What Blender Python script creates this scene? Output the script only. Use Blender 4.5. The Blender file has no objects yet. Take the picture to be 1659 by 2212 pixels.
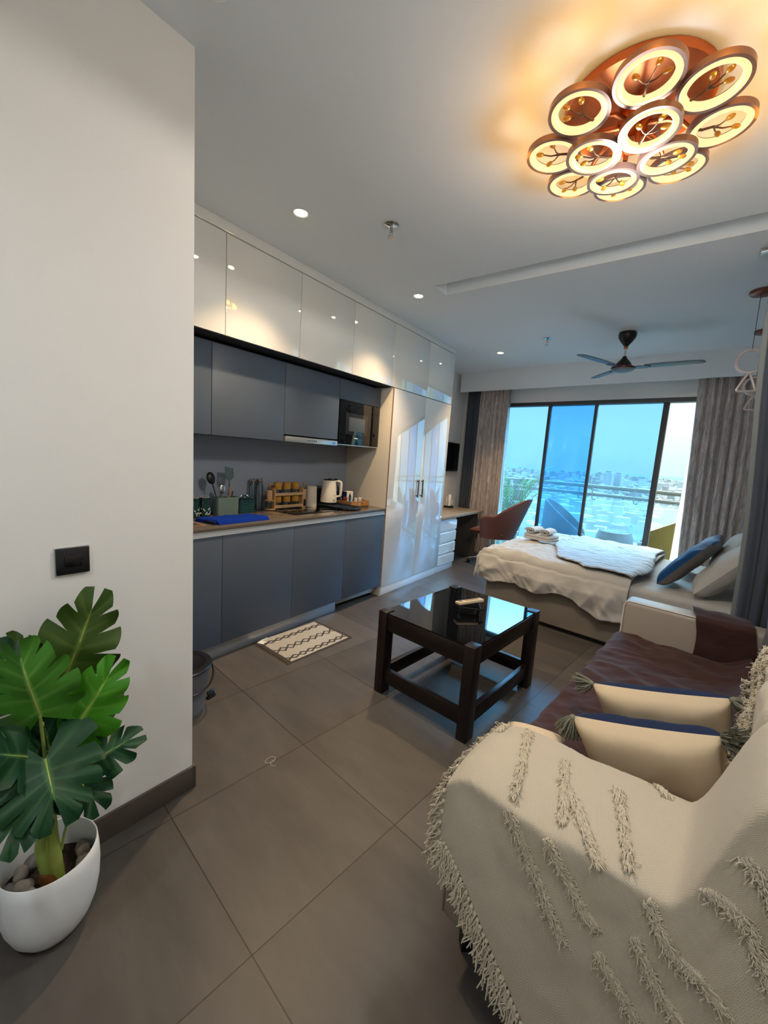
import bpy, bmesh, math, random
from mathutils import Vector, Matrix, noise
random.seed(7)
PI = math.pi
R = math.radians
SC = bpy.context.scene
COL = SC.collection
TK, TA, TG = 0.113, 0.0807, -0.0161      # plan angles of the kitchen run, the side wall and the floor tiles
H = 2.7527                               # ceiling height


def rz2(p, t):
    c, s = math.cos(t), math.sin(t)
    return Vector((c * p[0] - s * p[1], s * p[0] + c * p[1], p[2]))


def lin(h):
    h = h.lstrip('#')
    v = [int(h[i:i + 2], 16) / 255 for i in (0, 2, 4)]
    return tuple(x / 12.92 if x <= .04045 else ((x + .055) / 1.055) ** 2.4 for x in v) + (1,)


# ------------------------------------------------------------------ materials
def new_mat(name):
    m = bpy.data.materials.new(name)
    m.use_nodes = True
    nt = m.node_tree
    return m, nt, nt.nodes['Principled BSDF']


def mat(name, col, rough=.5, metal=0, spec=.5, coat=0, bump=0, bscale=200, var=0, vscale=6, stretch=(1, 1, 1),
        trans=0, ior=1.45, sheen=0, emit=None, estr=0, coat_rough=.03, detail=3, col2=None, alpha=1):
    m, nt, b = new_mat(name)
    c = lin(col) if isinstance(col, str) else tuple(col)
    b.inputs['Base Color'].default_value = c
    b.inputs['Roughness'].default_value = rough
    b.inputs['Metallic'].default_value = metal
    b.inputs['Specular IOR Level'].default_value = spec
    b.inputs['Coat Weight'].default_value = coat
    b.inputs['Coat Roughness'].default_value = coat_rough
    b.inputs['Transmission Weight'].default_value = trans
    b.inputs['IOR'].default_value = ior
    b.inputs['Sheen Weight'].default_value = sheen
    if alpha < 1:
        b.inputs['Alpha'].default_value = alpha
    if emit:
        b.inputs['Emission Color'].default_value = lin(emit) if isinstance(emit, str) else tuple(emit)
        b.inputs['Emission Strength'].default_value = estr
    if var or bump or col2:
        tc = nt.nodes.new('ShaderNodeTexCoord')
        mp = nt.nodes.new('ShaderNodeMapping')
        mp.inputs['Scale'].default_value = stretch
        nt.links.new(tc.outputs['Object'], mp.inputs['Vector'])
    if var or col2:
        n = nt.nodes.new('ShaderNodeTexNoise')
        n.inputs['Scale'].default_value = vscale
        n.inputs['Detail'].default_value = detail
        nt.links.new(mp.outputs['Vector'], n.inputs['Vector'])
        mx = nt.nodes.new('ShaderNodeMix')
        mx.data_type = 'RGBA'
        if col2:
            c2 = lin(col2)
            rp = nt.nodes.new('ShaderNodeMapRange')
            rp.inputs['From Min'].default_value = .35
            rp.inputs['From Max'].default_value = .65
            nt.links.new(n.outputs['Fac'], rp.inputs['Value'])
            nt.links.new(rp.outputs['Result'], mx.inputs['Factor'])
            mx.inputs['A'].default_value = c
            mx.inputs['B'].default_value = c2
        else:
            mx.inputs['A'].default_value = tuple(min(1, x * (1 - var)) for x in c[:3]) + (1,)
            mx.inputs['B'].default_value = tuple(min(1, x * (1 + var)) for x in c[:3]) + (1,)
            nt.links.new(n.outputs['Fac'], mx.inputs['Factor'])
        nt.links.new(mx.outputs['Result'], b.inputs['Base Color'])
    if bump:
        n2 = nt.nodes.new('ShaderNodeTexNoise')
        n2.inputs['Scale'].default_value = bscale
        n2.inputs['Detail'].default_value = 4
        nt.links.new(mp.outputs['Vector'], n2.inputs['Vector'])
        bp = nt.nodes.new('ShaderNodeBump')
        bp.inputs['Strength'].default_value = bump
        bp.inputs['Distance'].default_value = .01
        nt.links.new(n2.outputs['Fac'], bp.inputs['Height'])
        nt.links.new(bp.outputs['Normal'], b.inputs['Normal'])
    return m


def wave_mat(name, c1, c2, scale=120, axis='X', rough=.8, bump=.4, sheen=.2, distort=1, extra_noise=0, noise_scale=8, nstretch=(1, 1, 1)):
    """cloth with a woven / ribbed wave pattern"""
    m, nt, b = new_mat(name)
    tc = nt.nodes.new('ShaderNodeTexCoord')
    w = nt.nodes.new('ShaderNodeTexWave')
    w.bands_direction = axis
    w.inputs['Scale'].default_value = scale
    w.inputs['Distortion'].default_value = distort
    w.inputs['Detail'].default_value = 2
    nt.links.new(tc.outputs['Object'], w.inputs['Vector'])
    mx = nt.nodes.new('ShaderNodeMix')
    mx.data_type = 'RGBA'
    mx.inputs['A'].default_value = lin(c1)
    mx.inputs['B'].default_value = lin(c2)
    fac = w.outputs['Fac']
    if extra_noise:
        mp = nt.nodes.new('ShaderNodeMapping')
        mp.inputs['Scale'].default_value = nstretch
        nt.links.new(tc.outputs['Object'], mp.inputs['Vector'])
        n = nt.nodes.new('ShaderNodeTexNoise')
        n.inputs['Scale'].default_value = noise_scale
        n.inputs['Detail'].default_value = 6
        n.inputs['Roughness'].default_value = .7
        nt.links.new(mp.outputs['Vector'], n.inputs['Vector'])
        mm = nt.nodes.new('ShaderNodeMix')
        mm.inputs['Factor'].default_value = extra_noise
        rp = nt.nodes.new('ShaderNodeMapRange')
        rp.inputs['From Min'].default_value = .3
        rp.inputs['From Max'].default_value = .7
        nt.links.new(n.outputs['Fac'], rp.inputs['Value'])
        nt.links.new(fac, mm.inputs['A'])
        nt.links.new(rp.outputs['Result'], mm.inputs['B'])
        fac = mm.outputs['Result']
    nt.links.new(fac, mx.inputs['Factor'])
    nt.links.new(mx.outputs['Result'], b.inputs['Base Color'])
    b.inputs['Roughness'].default_value = rough
    b.inputs['Sheen Weight'].default_value = sheen
    b.inputs['Specular IOR Level'].default_value = .2
    if bump:
        bp = nt.nodes.new('ShaderNodeBump')
        bp.inputs['Strength'].default_value = bump
        bp.inputs['Distance'].default_value = .004
        nt.links.new(fac, bp.inputs['Height'])
        nt.links.new(bp.outputs['Normal'], b.inputs['Normal'])
    return m


# ------------------------------------------------------------------ mesh builder
class MB:
    def __init__(s):
        s.bm = bmesh.new()

    def merge(s, t):
        me = bpy.data.meshes.new('tmp')
        t.to_mesh(me)
        t.free()
        s.bm.from_mesh(me)
        bpy.data.meshes.remove(me)
        return s

    def box(s, lo, hi, bev=0, seg=2, rot=None, piv=None):
        t = bmesh.new()
        bmesh.ops.create_cube(t, size=1)
        c = [(a + b) / 2 for a, b in zip(lo, hi)]
        d = [abs(b - a) for a, b in zip(lo, hi)]
        for v in t.verts:
            v.co = Vector((v.co.x * d[0], v.co.y * d[1], v.co.z * d[2]))
        if bev:
            bmesh.ops.bevel(t, geom=t.edges[:], offset=min(bev, min(d) * .49), segments=seg, affect='EDGES', profile=.5)
        M = Matrix.Translation(c)
        if rot:
            p = Vector(piv if piv else c)
            M = Matrix.Translation(p) @ rot.to_4x4() @ Matrix.Translation(-p) @ M
        t.transform(M)
        return s.merge(t)

    def cyl(s, p0, p1, r0, r1=None, seg=24, cap=True, bev=0):
        r1 = r0 if r1 is None else r1
        p0, p1 = Vector(p0), Vector(p1)
        d = p1 - p0
        t = bmesh.new()
        bmesh.ops.create_cone(t, segments=seg, radius1=r0, radius2=r1, depth=d.length, cap_ends=cap, cap_tris=False)
        if bev:
            es = [e for e in t.edges if len(e.link_faces) == 2 and any(len(f.verts) > 4 for f in e.link_faces)]
            bmesh.ops.bevel(t, geom=es, offset=bev, segments=2, affect='EDGES', profile=.5)
        q = Vector((0, 0, 1)).rotation_difference(d.normalized())
        t.transform(Matrix.Translation((p0 + p1) / 2) @ q.to_matrix().to_4x4())
        return s.merge(t)

    def lathe(s, prof, seg=32, c=(0, 0, 0), q=None, close=False):
        """prof: list of (r, z)"""
        bm = s.bm
        rings = []
        for r, z in prof:
            if r < 1e-6:
                p = Vector((0, 0, z))
                p = (q @ p if q else p) + Vector(c)
                rings.append([bm.verts.new(p)])
            else:
                ring = []
                for i in range(seg):
                    a = 2 * PI * i / seg
                    p = Vector((r * math.cos(a), r * math.sin(a), z))
                    p = (q @ p if q else p) + Vector(c)
                    ring.append(bm.verts.new(p))
                rings.append(ring)
        prs = list(zip(rings, rings[1:]))
        if close:
            prs.append((rings[-1], rings[0]))
        for a, b in prs:
            for i in range(seg):
                j = (i + 1) % seg
                if len(a) == 1 and len(b) == 1:
                    continue
                if len(a) == 1:
                    bm.faces.new((a[0], b[j], b[i]))
                elif len(b) == 1:
                    bm.faces.new((a[i], a[j], b[0]))
                else:
                    bm.faces.new((a[i], a[j], b[j], b[i]))
        return s

    def tube(s, pts, r, seg=8, cap=True, closed=False):
        """r: number or per-point list"""
        bm = s.bm
        pts = [Vector(p) for p in pts]
        n = len(pts)
        rr = r if isinstance(r, (list, tuple)) else [r] * n
        rings = []
        up = None
        for i, p in enumerate(pts):
            if closed:
                d = pts[(i + 1) % n] - pts[i - 1]
            else:
                d = pts[min(i + 1, n - 1)] - pts[max(i - 1, 0)]
            if d.length < 1e-9:
                d = Vector((0, 0, 1))
            d.normalize()
            if up is None:
                up = Vector((0, 0, 1)) if abs(d.z) < .9 else Vector((1, 0, 0))
            x = d.cross(up)
            if x.length < 1e-6:
                x = d.cross(Vector((0, 1, 0)))
            x.normalize()
            y = x.cross(d).normalized()
            up = y
            rings.append([bm.verts.new(p + (x * math.cos(2 * PI * k / seg) + y * math.sin(2 * PI * k / seg)) * rr[i]) for k in range(seg)])
        prs = list(zip(rings, rings[1:]))
        if closed:
            prs.append((rings[-1], rings[0]))
        for a, b in prs:
            for k in range(seg):
                j = (k + 1) % seg
                bm.faces.new((a[k], a[j], b[j], b[k]))
        if cap and not closed:
            bm.faces.new(rings[0][::-1])
            bm.faces.new(rings[-1])
        return s

    def ball(s, c, r, sub=2, rot=None, jitter=0):
        t = bmesh.new()
        bmesh.ops.create_icosphere(t, subdivisions=sub, radius=1)
        rr = r if isinstance(r, (tuple, list)) else (r, r, r)
        sd = random.random() * 50
        for v in t.verts:
            k = 1 + (noise.noise(v.co * 1.5 + Vector((sd, 0, 0))) * jitter if jitter else 0)
            v.co = Vector((v.co.x * rr[0], v.co.y * rr[1], v.co.z * rr[2])) * k
        M = Matrix.Translation(c)
        if rot:
            M = M @ rot.to_4x4()
        t.transform(M)
        return s.merge(t)

    def grid(s, nu, nv, f, closed_u=False, skip=None):
        """f(u, v) with u, v in 0..1 -> point"""
        bm = s.bm
        V = [[bm.verts.new(f(i / nu, j / nv)) for j in range(nv + 1)] for i in range(nu + (0 if closed_u else 1))]
        for i in range(nu):
            for j in range(nv):
                if skip and skip((i + .5) / nu, (j + .5) / nv):
                    continue
                a = V[i]
                b = V[(i + 1) % len(V)]
                bm.faces.new((a[j], b[j], b[j + 1], a[j + 1]))
        return s

    def poly(s, pts, thick=None):
        """flat polygon; thick = extrusion vector"""
        bm = s.bm
        vs = [bm.verts.new(Vector(p)) for p in pts]
        f = bm.faces.new(vs)
        if thick:
            t = Vector(thick)
            us = [bm.verts.new(Vector(p) + t) for p in pts]
            bm.faces.new(us[::-1])
            n = len(pts)
            for i in range(n):
                j = (i + 1) % n
                bm.faces.new((vs[j], vs[i], us[i], us[j]))
        return s

    def build(s, name, m, parent=None, loc=None, rz=0, angle=40, merge=0, solid=0, norm=True):
        bm = s.bm
        if merge:
            bmesh.ops.remove_doubles(bm, verts=bm.verts[:], dist=merge)
        loose = [v for v in bm.verts if not v.link_faces]
        if loose:
            bmesh.ops.delete(bm, geom=loose, context='VERTS')
        if norm:
            bmesh.ops.recalc_face_normals(bm, faces=bm.faces[:])
        me = bpy.data.meshes.new(name)
        bm.to_mesh(me)
        bm.free()
        me.polygons.foreach_set('use_smooth', [True] * len(me.polygons))
        me.set_sharp_from_angle(angle=R(angle))
        me.materials.append(m)
        o = bpy.data.objects.new(name, me)
        COL.objects.link(o)
        if parent is not None:
            o.parent = parent
        if loc is not None:
            o.location = loc
        o.rotation_euler = (0, 0, rz)
        if solid:
            md = o.modifiers.new('thickness', 'SOLIDIFY')
            md.thickness = solid
            md.offset = 0
        return o


def tag(o, label=None, cat=None, group=None, kind=None):
    if label:
        o['label'] = label
    if cat:
        o['category'] = cat
    if group:
        o['group'] = group
    if kind:
        o['kind'] = kind
    return o


def thing(name, label, cat, loc=(0, 0, 0), rz=0, t=0, group=None):
    """Empty at the thing's base; loc is given in the plan frame turned by t"""
    o = bpy.data.objects.new(name, None)
    COL.objects.link(o)
    o.empty_display_size = .05
    o.location = rz2(loc, t)
    o.rotation_euler = (0, 0, rz + t)
    return tag(o, label, cat, group)


def place(o, loc, rz=0, t=0):
    o.location = rz2(loc, t)
    o.rotation_euler = (0, 0, rz + t)
    return o


def dup(root, loc, rz=0, t=0, label=None, group=None):
    def cp(o, par):
        c = o.copy()
        COL.objects.link(c)
        c.parent = par
        for ch in list(o.children):
            cp(ch, c)
        return c
    r = cp(root, None)
    place(r, loc, rz, t)
    if label:
        r['label'] = label
    if group:
        r['group'] = group
    return r


def structure(o, label, cat):
    return tag(o, label, cat, kind='structure')


def sstep(a, b, x):
    t = max(0, min(1, (x - a) / (b - a)))
    return t * t * (3 - 2 * t)


def nz(x, y=0, z=0, s=1.0):
    return noise.noise(Vector((x * s, y * s, z * s)))


def ridge(x, y, z=0, s=1.0):
    """sharp fabric creases, 0..1"""
    return 1 - abs(noise.noise(Vector((x * s, y * s, z * s)))) * 2
GLOW, KEY, KEYP, DOWN, ENTR = 1.05, 6.0, 1.5, 58.0, 28.0
SKY_LOW, SKY_HIGH = .65, 23.0
EXPO = 1.1
CITY = ('#181e21', '#444d50', '#2a3235')
# ------------------------------------------------------------------ shared materials
M = {}
M['paint'] = mat('white_wall_paint', '#e4e2de', .75, spec=.2, bump=.05, bscale=260)
M['ceil'] = mat('matt_white_ceiling_paint', '#e9eef1', .9, spec=.1)
M['gloss_white'] = mat('high_gloss_white_laminate', '#e9e8e3', .04, spec=.7, coat=1, coat_rough=.012)
M['gloss_white'].node_tree.nodes['Principled BSDF'].inputs['Coat IOR'].default_value = 1.85
M['lacquer_white'] = mat('mirror_gloss_white_lacquer', '#eceef0', .03, spec=.7, coat=1, coat_rough=.01)
M['lacquer_white'].node_tree.nodes['Principled BSDF'].inputs['Coat IOR'].default_value = 2.4
M['edge_white'] = mat('white_panel_board', '#cfc8ba', .45)
M['graph'] = mat('matt_graphite_laminate', '#4c5664', .4, spec=.35)
M['graph_dark'] = mat('dark_graphite_soffit', '#2b2d31', .55, spec=.3)
M['backsplash'] = mat('lightened_graphite_backsplash', '#8a92a0', .5, spec=.3)  # cabinet graphite, lightened to offset the shade under the cabinets
M['counter'] = mat('brown_quartz_worktop', '#5b534c', .12, spec=.5, var=.12, vscale=160)
M['alu'] = mat('brushed_aluminium', '#c4c9cc', .3, metal=.85)
M['alu_white'] = mat('white_aluminium_profile', '#dfe3e5', .3, metal=.25)
M['plinth'] = mat('silver_plinth_foil', '#a9adb2', .35, metal=.6, bump=.12, bscale=9)
M['chrome'] = mat('polished_chrome', '#d8d8d8', .08, metal=1)
M['steel'] = mat('stainless_steel', '#bdbdbb', .22, metal=1)
M['black_gloss'] = mat('glossy_black_glass', '#08090b', .03, spec=.6)
M['black_plastic'] = mat('black_plastic', '#15161a', .35)
M['black_rubber'] = mat('black_rubber', '#14171c', .5)
M['navy_tray'] = mat('dark_navy_silicone', '#151c28', .35)
M['black_matt'] = mat('matt_black', '#0e0e10', .6)
M['dark_metal'] = mat('dark_anodised_metal', '#3d3b3c', .45, metal=.5)
M['frame_metal'] = mat('bronze_window_frame', '#4d4a4b', .45, metal=.3)
M['bamboo'] = mat('pale_bamboo_wood', '#c39a6b', .5, var=.15, vscale=12, stretch=(1, 1, 8))
M['jar_label'] = mat('amber_wood_jar_sleeve', '#b3822f', .4, var=.2, vscale=60)
M['wood'] = mat('warm_wood', '#a97844', .5, var=.2, vscale=10, stretch=(8, 1, 1))
M['walnut'] = mat('walnut_tray_wood', '#7d5a3c', .5, var=.25, vscale=14, stretch=(1, 8, 1))
M['desk'] = mat('oak_laminate_desk', '#a08d74', .35, var=.22, vscale=7, stretch=(9, 1.2, 1), coat=.2)
M['desk_panel'] = mat('grey_wood_grain_laminate', '#55493f', .55, var=.45, vscale=6, stretch=(7, 7, .5))
M['wenge'] = mat('dark_wenge_wood', '#1d1412', .35, var=.35, vscale=9, stretch=(2, 2, 12), spec=.4)
M['wenge_h'] = mat('dark_wenge_rail_wood', '#1d1412', .35, var=.35, vscale=9, stretch=(3, 3, 30), spec=.4)
M['white_plastic'] = mat('satin_white_plastic', '#eef1f2', .35, spec=.4)
M['cream_plastic'] = mat('cream_white_kettle_plastic', '#d8d1c4', .3)
M['soil'] = mat('dark_soil', '#3a2f27', .95, bump=.8, bscale=60, var=.4, vscale=40)
M['pebble'] = mat('river_pebble', '#8d8378', .6, var=.3, vscale=18)
M['pebble_d'] = mat('grey_river_pebble', '#6f6a66', .6, var=.3, vscale=18)
M['bucket'] = mat('slate_grey_bucket_plastic', '#6c7078', .4)
M['glass_clear'] = None
M['green_enamel'] = mat('dark_green_ceramic', '#173534', .2)
M['sage_plastic'] = mat('ribbed_sage_plastic', '#5f7370', .5)
M['teal_plastic'] = mat('woven_teal_plastic', '#164044', .45)
M['spatula'] = mat('sage_silicone', '#4a6260', .5)
M['white_print'] = mat('white_print', '#d9e0dc', .4)
M['paper'] = mat('white_paper', '#e6e3dc', .8)
M['paper_roll'] = mat('beige_paper_roll', '#cfc4b2', .85, bump=.2, bscale=120)
M['navy_card'] = mat('navy_card', '#182749', .5)
M['blue_card'] = mat('bright_blue_card', '#2f6db0', .5)
M['card_pattern'] = None
M['towel_blue'] = mat('royal_blue_towel', '#10349a', .95, bump=.7, bscale=500, sheen=.0, spec=.1)
M['linen_white'] = mat('white_cotton_bedding', '#bcb8b1', .85, bump=.9, bscale=7, sheen=.1, spec=.15)
M['sheet'] = mat('white_bed_sheet', '#bcb8b2', .85, bump=.6, bscale=8, sheen=.1, spec=.15)
M['towel_white'] = mat('white_terry_towel', '#d8d2cc', .95, bump=.5, bscale=400, spec=.1)
M['leather_beige'] = mat('greige_leatherette', '#8f8475', .5, spec=.35, bump=.06, bscale=300, var=.04)
M['leather_tan'] = mat('beige_faux_leather', '#a1968a', .42, spec=.4, bump=.05, bscale=300)
M['chair_leather'] = mat('brown_leather', '#6e4234', .38, spec=.45, bump=.06, bscale=250)
M['velvet'] = mat('brown_velvet', '#3d2521', .75, spec=.2, sheen=.12, bump=.6, bscale=14, var=.35, vscale=7)
M['cushion_beige'] = mat('beige_cotton_cushion', '#cfbb9d', .9, spec=.1, bump=.06, bscale=300)
M['navy_velvet'] = mat('navy_velvet', '#172342', .8, sheen=.05, spec=.2)
M['blue_velvet'] = mat('petrol_blue_velvet', '#0c4474', .65, sheen=.1, spec=.25)
M['grey_cloth'] = mat('grey_cushion_back', '#6f6a68', .85, spec=.15)
M['tassel_grey'] = mat('grey_green_cotton_yarn', '#7c7b6c', .95, spec=.05)
M['yarn'] = mat('cream_cotton_yarn', '#cbbfa9', .95, spec=.05)
M['copper'] = mat('brushed_rose_copper', '#b3643a', .28, metal=.9)
M['ring_case'] = mat('mauve_brown_ring_casing', '#8a6a5e', .35, metal=.6)
M['rose_metal'] = mat('rose_brown_pendant_plate', '#7e4b40', .3, metal=.6)
M['pale_ring'] = mat('pale_rose_anodised_ring', '#d9cac5', .35, metal=.25)
M['twig'] = mat('dark_gold_twig', '#6a4a34', .35, metal=.8)
M['crystal'] = mat('amber_crystal', '#d9962e', .05, trans=.5, ior=1.5)
M['fan_black'] = mat('satin_black_fan', '#15171b', .3)
M['fan_blade'] = mat('silver_grey_fan_blade', '#6b7376', .45, metal=.05)
M['blackout'] = mat('charcoal_blackout_cloth', '#434b56', .85, spec=.15, sheen=.15)
M['wicker'] = mat('grey_brown_wicker', '#3f3a38', .7, bump=.9, bscale=90, var=.3, vscale=60, stretch=(1, 1, 4))
M['olive_wall'] = mat('ochre_plaster_wall', '#6d5f2c', .85, bump=.3, bscale=60, var=.15, vscale=30, stretch=(6, 6, .6))
M['rail'] = mat('weathered_painted_rail', '#4a4d47', .55, var=.2, vscale=30)
M['turf'] = mat('green_artificial_turf', '#1c3d15', .95, var=.35, vscale=60, spec=.1)
M['palm'] = mat('bright_green_palm_leaf', '#1f4d10', .8, var=.3, vscale=9, spec=.1)
M['deck'] = mat('grey_balcony_tile', '#4a4a4a', .6, var=.1)
M['terracotta'] = mat('white_planter', '#777b78', .5)
M['orange_cloth'] = mat('peach_seat_pad', '#8d5f4a', .9)
M['lens_emit'] = mat('lit_downlight_lens', '#fff0d8', .4, emit=(1, .82, .5, 1), estr=9)
M['ring_emit'] = mat('lit_ring_diffuser', '#6a5a3c', .5, emit=(1, .70, .33, 1), estr=.6)
M['screen'] = mat('dark_screen', '#0b0e14', .12)
M['stalk'] = mat('pale_green_stalk', '#7f9440', .5, var=.3, vscale=8, col2='#a5b35a')
M['thread'] = mat('pale_thread', '#b9b4ac', .8)
M['brown_root'] = mat('brown_root', '#7a4a1c', .9)


def glass_mat(name, tint, fres=.5, dust_haze=0.0, dust_haze_col=(.8, .9, .95, 1)):
    """thin tinted pane: tinted see-through, mirror film, thin veil for smudges and distant haze"""
    m = bpy.data.materials.new(name)
    m.use_nodes = True
    nt = m.node_tree
    nt.nodes.clear()
    out = nt.nodes.new('ShaderNodeOutputMaterial')
    tr = nt.nodes.new('ShaderNodeBsdfTransparent')
    tr.inputs['Color'].default_value = tuple(tint) + (1,)
    gl = nt.nodes.new('ShaderNodeBsdfGlossy')
    gl.inputs['Roughness'].default_value = .01
    fr = nt.nodes.new('ShaderNodeFresnel')
    fr.inputs['IOR'].default_value = 1.4
    mul = nt.nodes.new('ShaderNodeMath')
    mul.operation = 'MULTIPLY'
    mul.inputs[1].default_value = fres
    nt.links.new(fr.outputs['Fac'], mul.inputs[0])
    mix = nt.nodes.new('ShaderNodeMixShader')
    nt.links.new(mul.outputs['Value'], mix.inputs['Fac'])
    nt.links.new(tr.outputs['BSDF'], mix.inputs[1])
    nt.links.new(gl.outputs['BSDF'], mix.inputs[2])
    last = mix
    if dust_haze:
        tl = nt.nodes.new('ShaderNodeBsdfTranslucent')  # pale film: smudges on the glass, also standing in for haze outside
        tl.inputs['Color'].default_value = dust_haze_col
        tc = nt.nodes.new('ShaderNodeTexCoord')
        n = nt.nodes.new('ShaderNodeTexNoise')
        n.inputs['Scale'].default_value = 3
        n.inputs['Detail'].default_value = 6
        nt.links.new(tc.outputs['Object'], n.inputs['Vector'])
        mr = nt.nodes.new('ShaderNodeMapRange')
        mr.inputs['From Min'].default_value = .25
        mr.inputs['From Max'].default_value = .8
        mr.inputs['To Min'].default_value = dust_haze * .6
        mr.inputs['To Max'].default_value = dust_haze * 1.4
        nt.links.new(n.outputs['Fac'], mr.inputs['Value'])
        mx2 = nt.nodes.new('ShaderNodeMixShader')
        nt.links.new(mr.outputs['Result'], mx2.inputs['Fac'])
        nt.links.new(mix.outputs['Shader'], mx2.inputs[1])
        nt.links.new(tl.outputs['BSDF'], mx2.inputs[2])
        last = mx2
    nt.links.new(last.outputs['Shader'], out.inputs['Surface'])
    return m


M['pane'] = glass_mat('blue_tinted_window_glass', (.54, .79, .975), .5, .02)
M['glass_clear'] = glass_mat('clear_thin_glass', (.86, .9, .9), 1.0, .05)


def tile_mat():
    m, nt, b = new_mat('grey_brown_floor_tiles')
    N, L = nt.nodes, nt.links
    tc = N.new('ShaderNodeTexCoord')
    mp = N.new('ShaderNodeMapping')
    mp.vector_type = 'TEXTURE'
    mp.inputs['Rotation'].default_value = (0, 0, TG)
    L.new(tc.outputs['Object'], mp.inputs['Vector'])
    sp = N.new('ShaderNodeSeparateXYZ')
    L.new(mp.outputs['Vector'], sp.inputs['Vector'])

    def mth(op, a, bv=None):
        n = N.new('ShaderNodeMath')
        n.operation = op
        for i, v in enumerate((a, bv)):
            if v is None:
                continue
            if isinstance(v, (int, float)):
                n.inputs[i].default_value = v
            else:
                L.new(v, n.inputs[i])
        return n.outputs['Value']
    ds, ids = [], []
    for ax, off, size in (('X', .2073, .6103), ('Y', 1.0378, .6163)):
        u = mth('DIVIDE', mth('SUBTRACT', sp.outputs[ax], off), size)
        fr = mth('FRACT', u)
        ds.append(mth('MINIMUM', fr, mth('SUBTRACT', 1, fr)))
        ids.append(mth('FLOOR', u))
    dist = mth('MINIMUM', ds[0], ds[1])
    grout = mth('LESS_THAN', dist, .0032)
    cid = N.new('ShaderNodeCombineXYZ')
    L.new(ids[0], cid.inputs['X'])
    L.new(ids[1], cid.inputs['Y'])
    wn = N.new('ShaderNodeTexWhiteNoise')
    wn.noise_dimensions = '3D'
    L.new(cid.outputs['Vector'], wn.inputs['Vector'])
    # cloudy, slightly brushed stone
    add = N.new('ShaderNodeVectorMath')
    add.operation = 'ADD'
    sc = N.new('ShaderNodeVectorMath')
    sc.operation = 'SCALE'
    sc.inputs['Scale'].default_value = 7
    L.new(wn.outputs['Color'], sc.inputs[0])
    L.new(mp.outputs['Vector'], add.inputs[0])
    L.new(sc.outputs['Vector'], add.inputs[1])
    st = N.new('ShaderNodeMapping')
    st.inputs['Rotation'].default_value = (0, 0, .5)
    st.inputs['Scale'].default_value = (1, 3.2, 1)
    L.new(add.outputs['Vector'], st.inputs['Vector'])
    n1 = N.new('ShaderNodeTexNoise')
    n1.inputs['Scale'].default_value = 2.4
    n1.inputs['Detail'].default_value = 7
    n1.inputs['Roughness'].default_value = .62
    L.new(st.outputs['Vector'], n1.inputs['Vector'])
    f = mth('ADD', mth('MULTIPLY', n1.outputs['Fac'], .75), mth('MULTIPLY', wn.outputs['Value'], .25))
    cr = N.new('ShaderNodeValToRGB')
    cr.color_ramp.elements[0].position = .25
    cr.color_ramp.elements[0].color = lin('#433f3b')
    cr.color_ramp.elements[1].position = .75
    cr.color_ramp.elements[1].color = lin('#5d5853')
    L.new(f, cr.inputs['Fac'])
    mx = N.new('ShaderNodeMix')
    mx.data_type = 'RGBA'
    L.new(grout, mx.inputs['Factor'])
    L.new(cr.outputs['Color'], mx.inputs['A'])
    mx.inputs['B'].default_value = lin('#2a2522')
    L.new(mx.outputs['Result'], b.inputs['Base Color'])
    b.inputs['Roughness'].default_value = .42
    b.inputs['Specular IOR Level'].default_value = .35
    bp = N.new('ShaderNodeBump')
    bp.inputs['Strength'].default_value = .25
    bp.inputs['Distance'].default_value = .004
    L.new(mth('SUBTRACT', 1, grout), bp.inputs['Height'])
    L.new(bp.outputs['Normal'], b.inputs['Normal'])
    return m


M['tile'] = tile_mat()


def curtain_mat(name, c1, c2):
    """crushed cloth with fine vertical bark-like streaks"""
    m, nt, b = new_mat(name)
    N, L = nt.nodes, nt.links
    tc = N.new('ShaderNodeTexCoord')
    mp = N.new('ShaderNodeMapping')
    mp.inputs['Scale'].default_value = (13, 13, .8)
    L.new(tc.outputs['Object'], mp.inputs['Vector'])
    n = N.new('ShaderNodeTexNoise')
    n.inputs['Scale'].default_value = 9
    n.inputs['Detail'].default_value = 8
    n.inputs['Roughness'].default_value = .75
    n.inputs['Distortion'].default_value = .8
    L.new(mp.outputs['Vector'], n.inputs['Vector'])
    cr = N.new('ShaderNodeValToRGB')
    cr.color_ramp.elements[0].position = .36
    cr.color_ramp.elements[0].color = lin(c1)
    cr.color_ramp.elements[1].position = .66
    cr.color_ramp.elements[1].color = lin(c2)
    L.new(n.outputs['Fac'], cr.inputs['Fac'])
    L.new(cr.outputs['Color'], b.inputs['Base Color'])
    b.inputs['Roughness'].default_value = .7
    b.inputs['Sheen Weight'].default_value = .25
    bp = N.new('ShaderNodeBump')
    bp.inputs['Strength'].default_value = .35
    bp.inputs['Distance'].default_value = .01
    L.new(n.outputs['Fac'], bp.inputs['Height'])
    L.new(bp.outputs['Normal'], b.inputs['Normal'])
    return m


M['curtain'] = curtain_mat('crushed_taupe_curtain', '#6a6464', '#d8cdc8')


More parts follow.
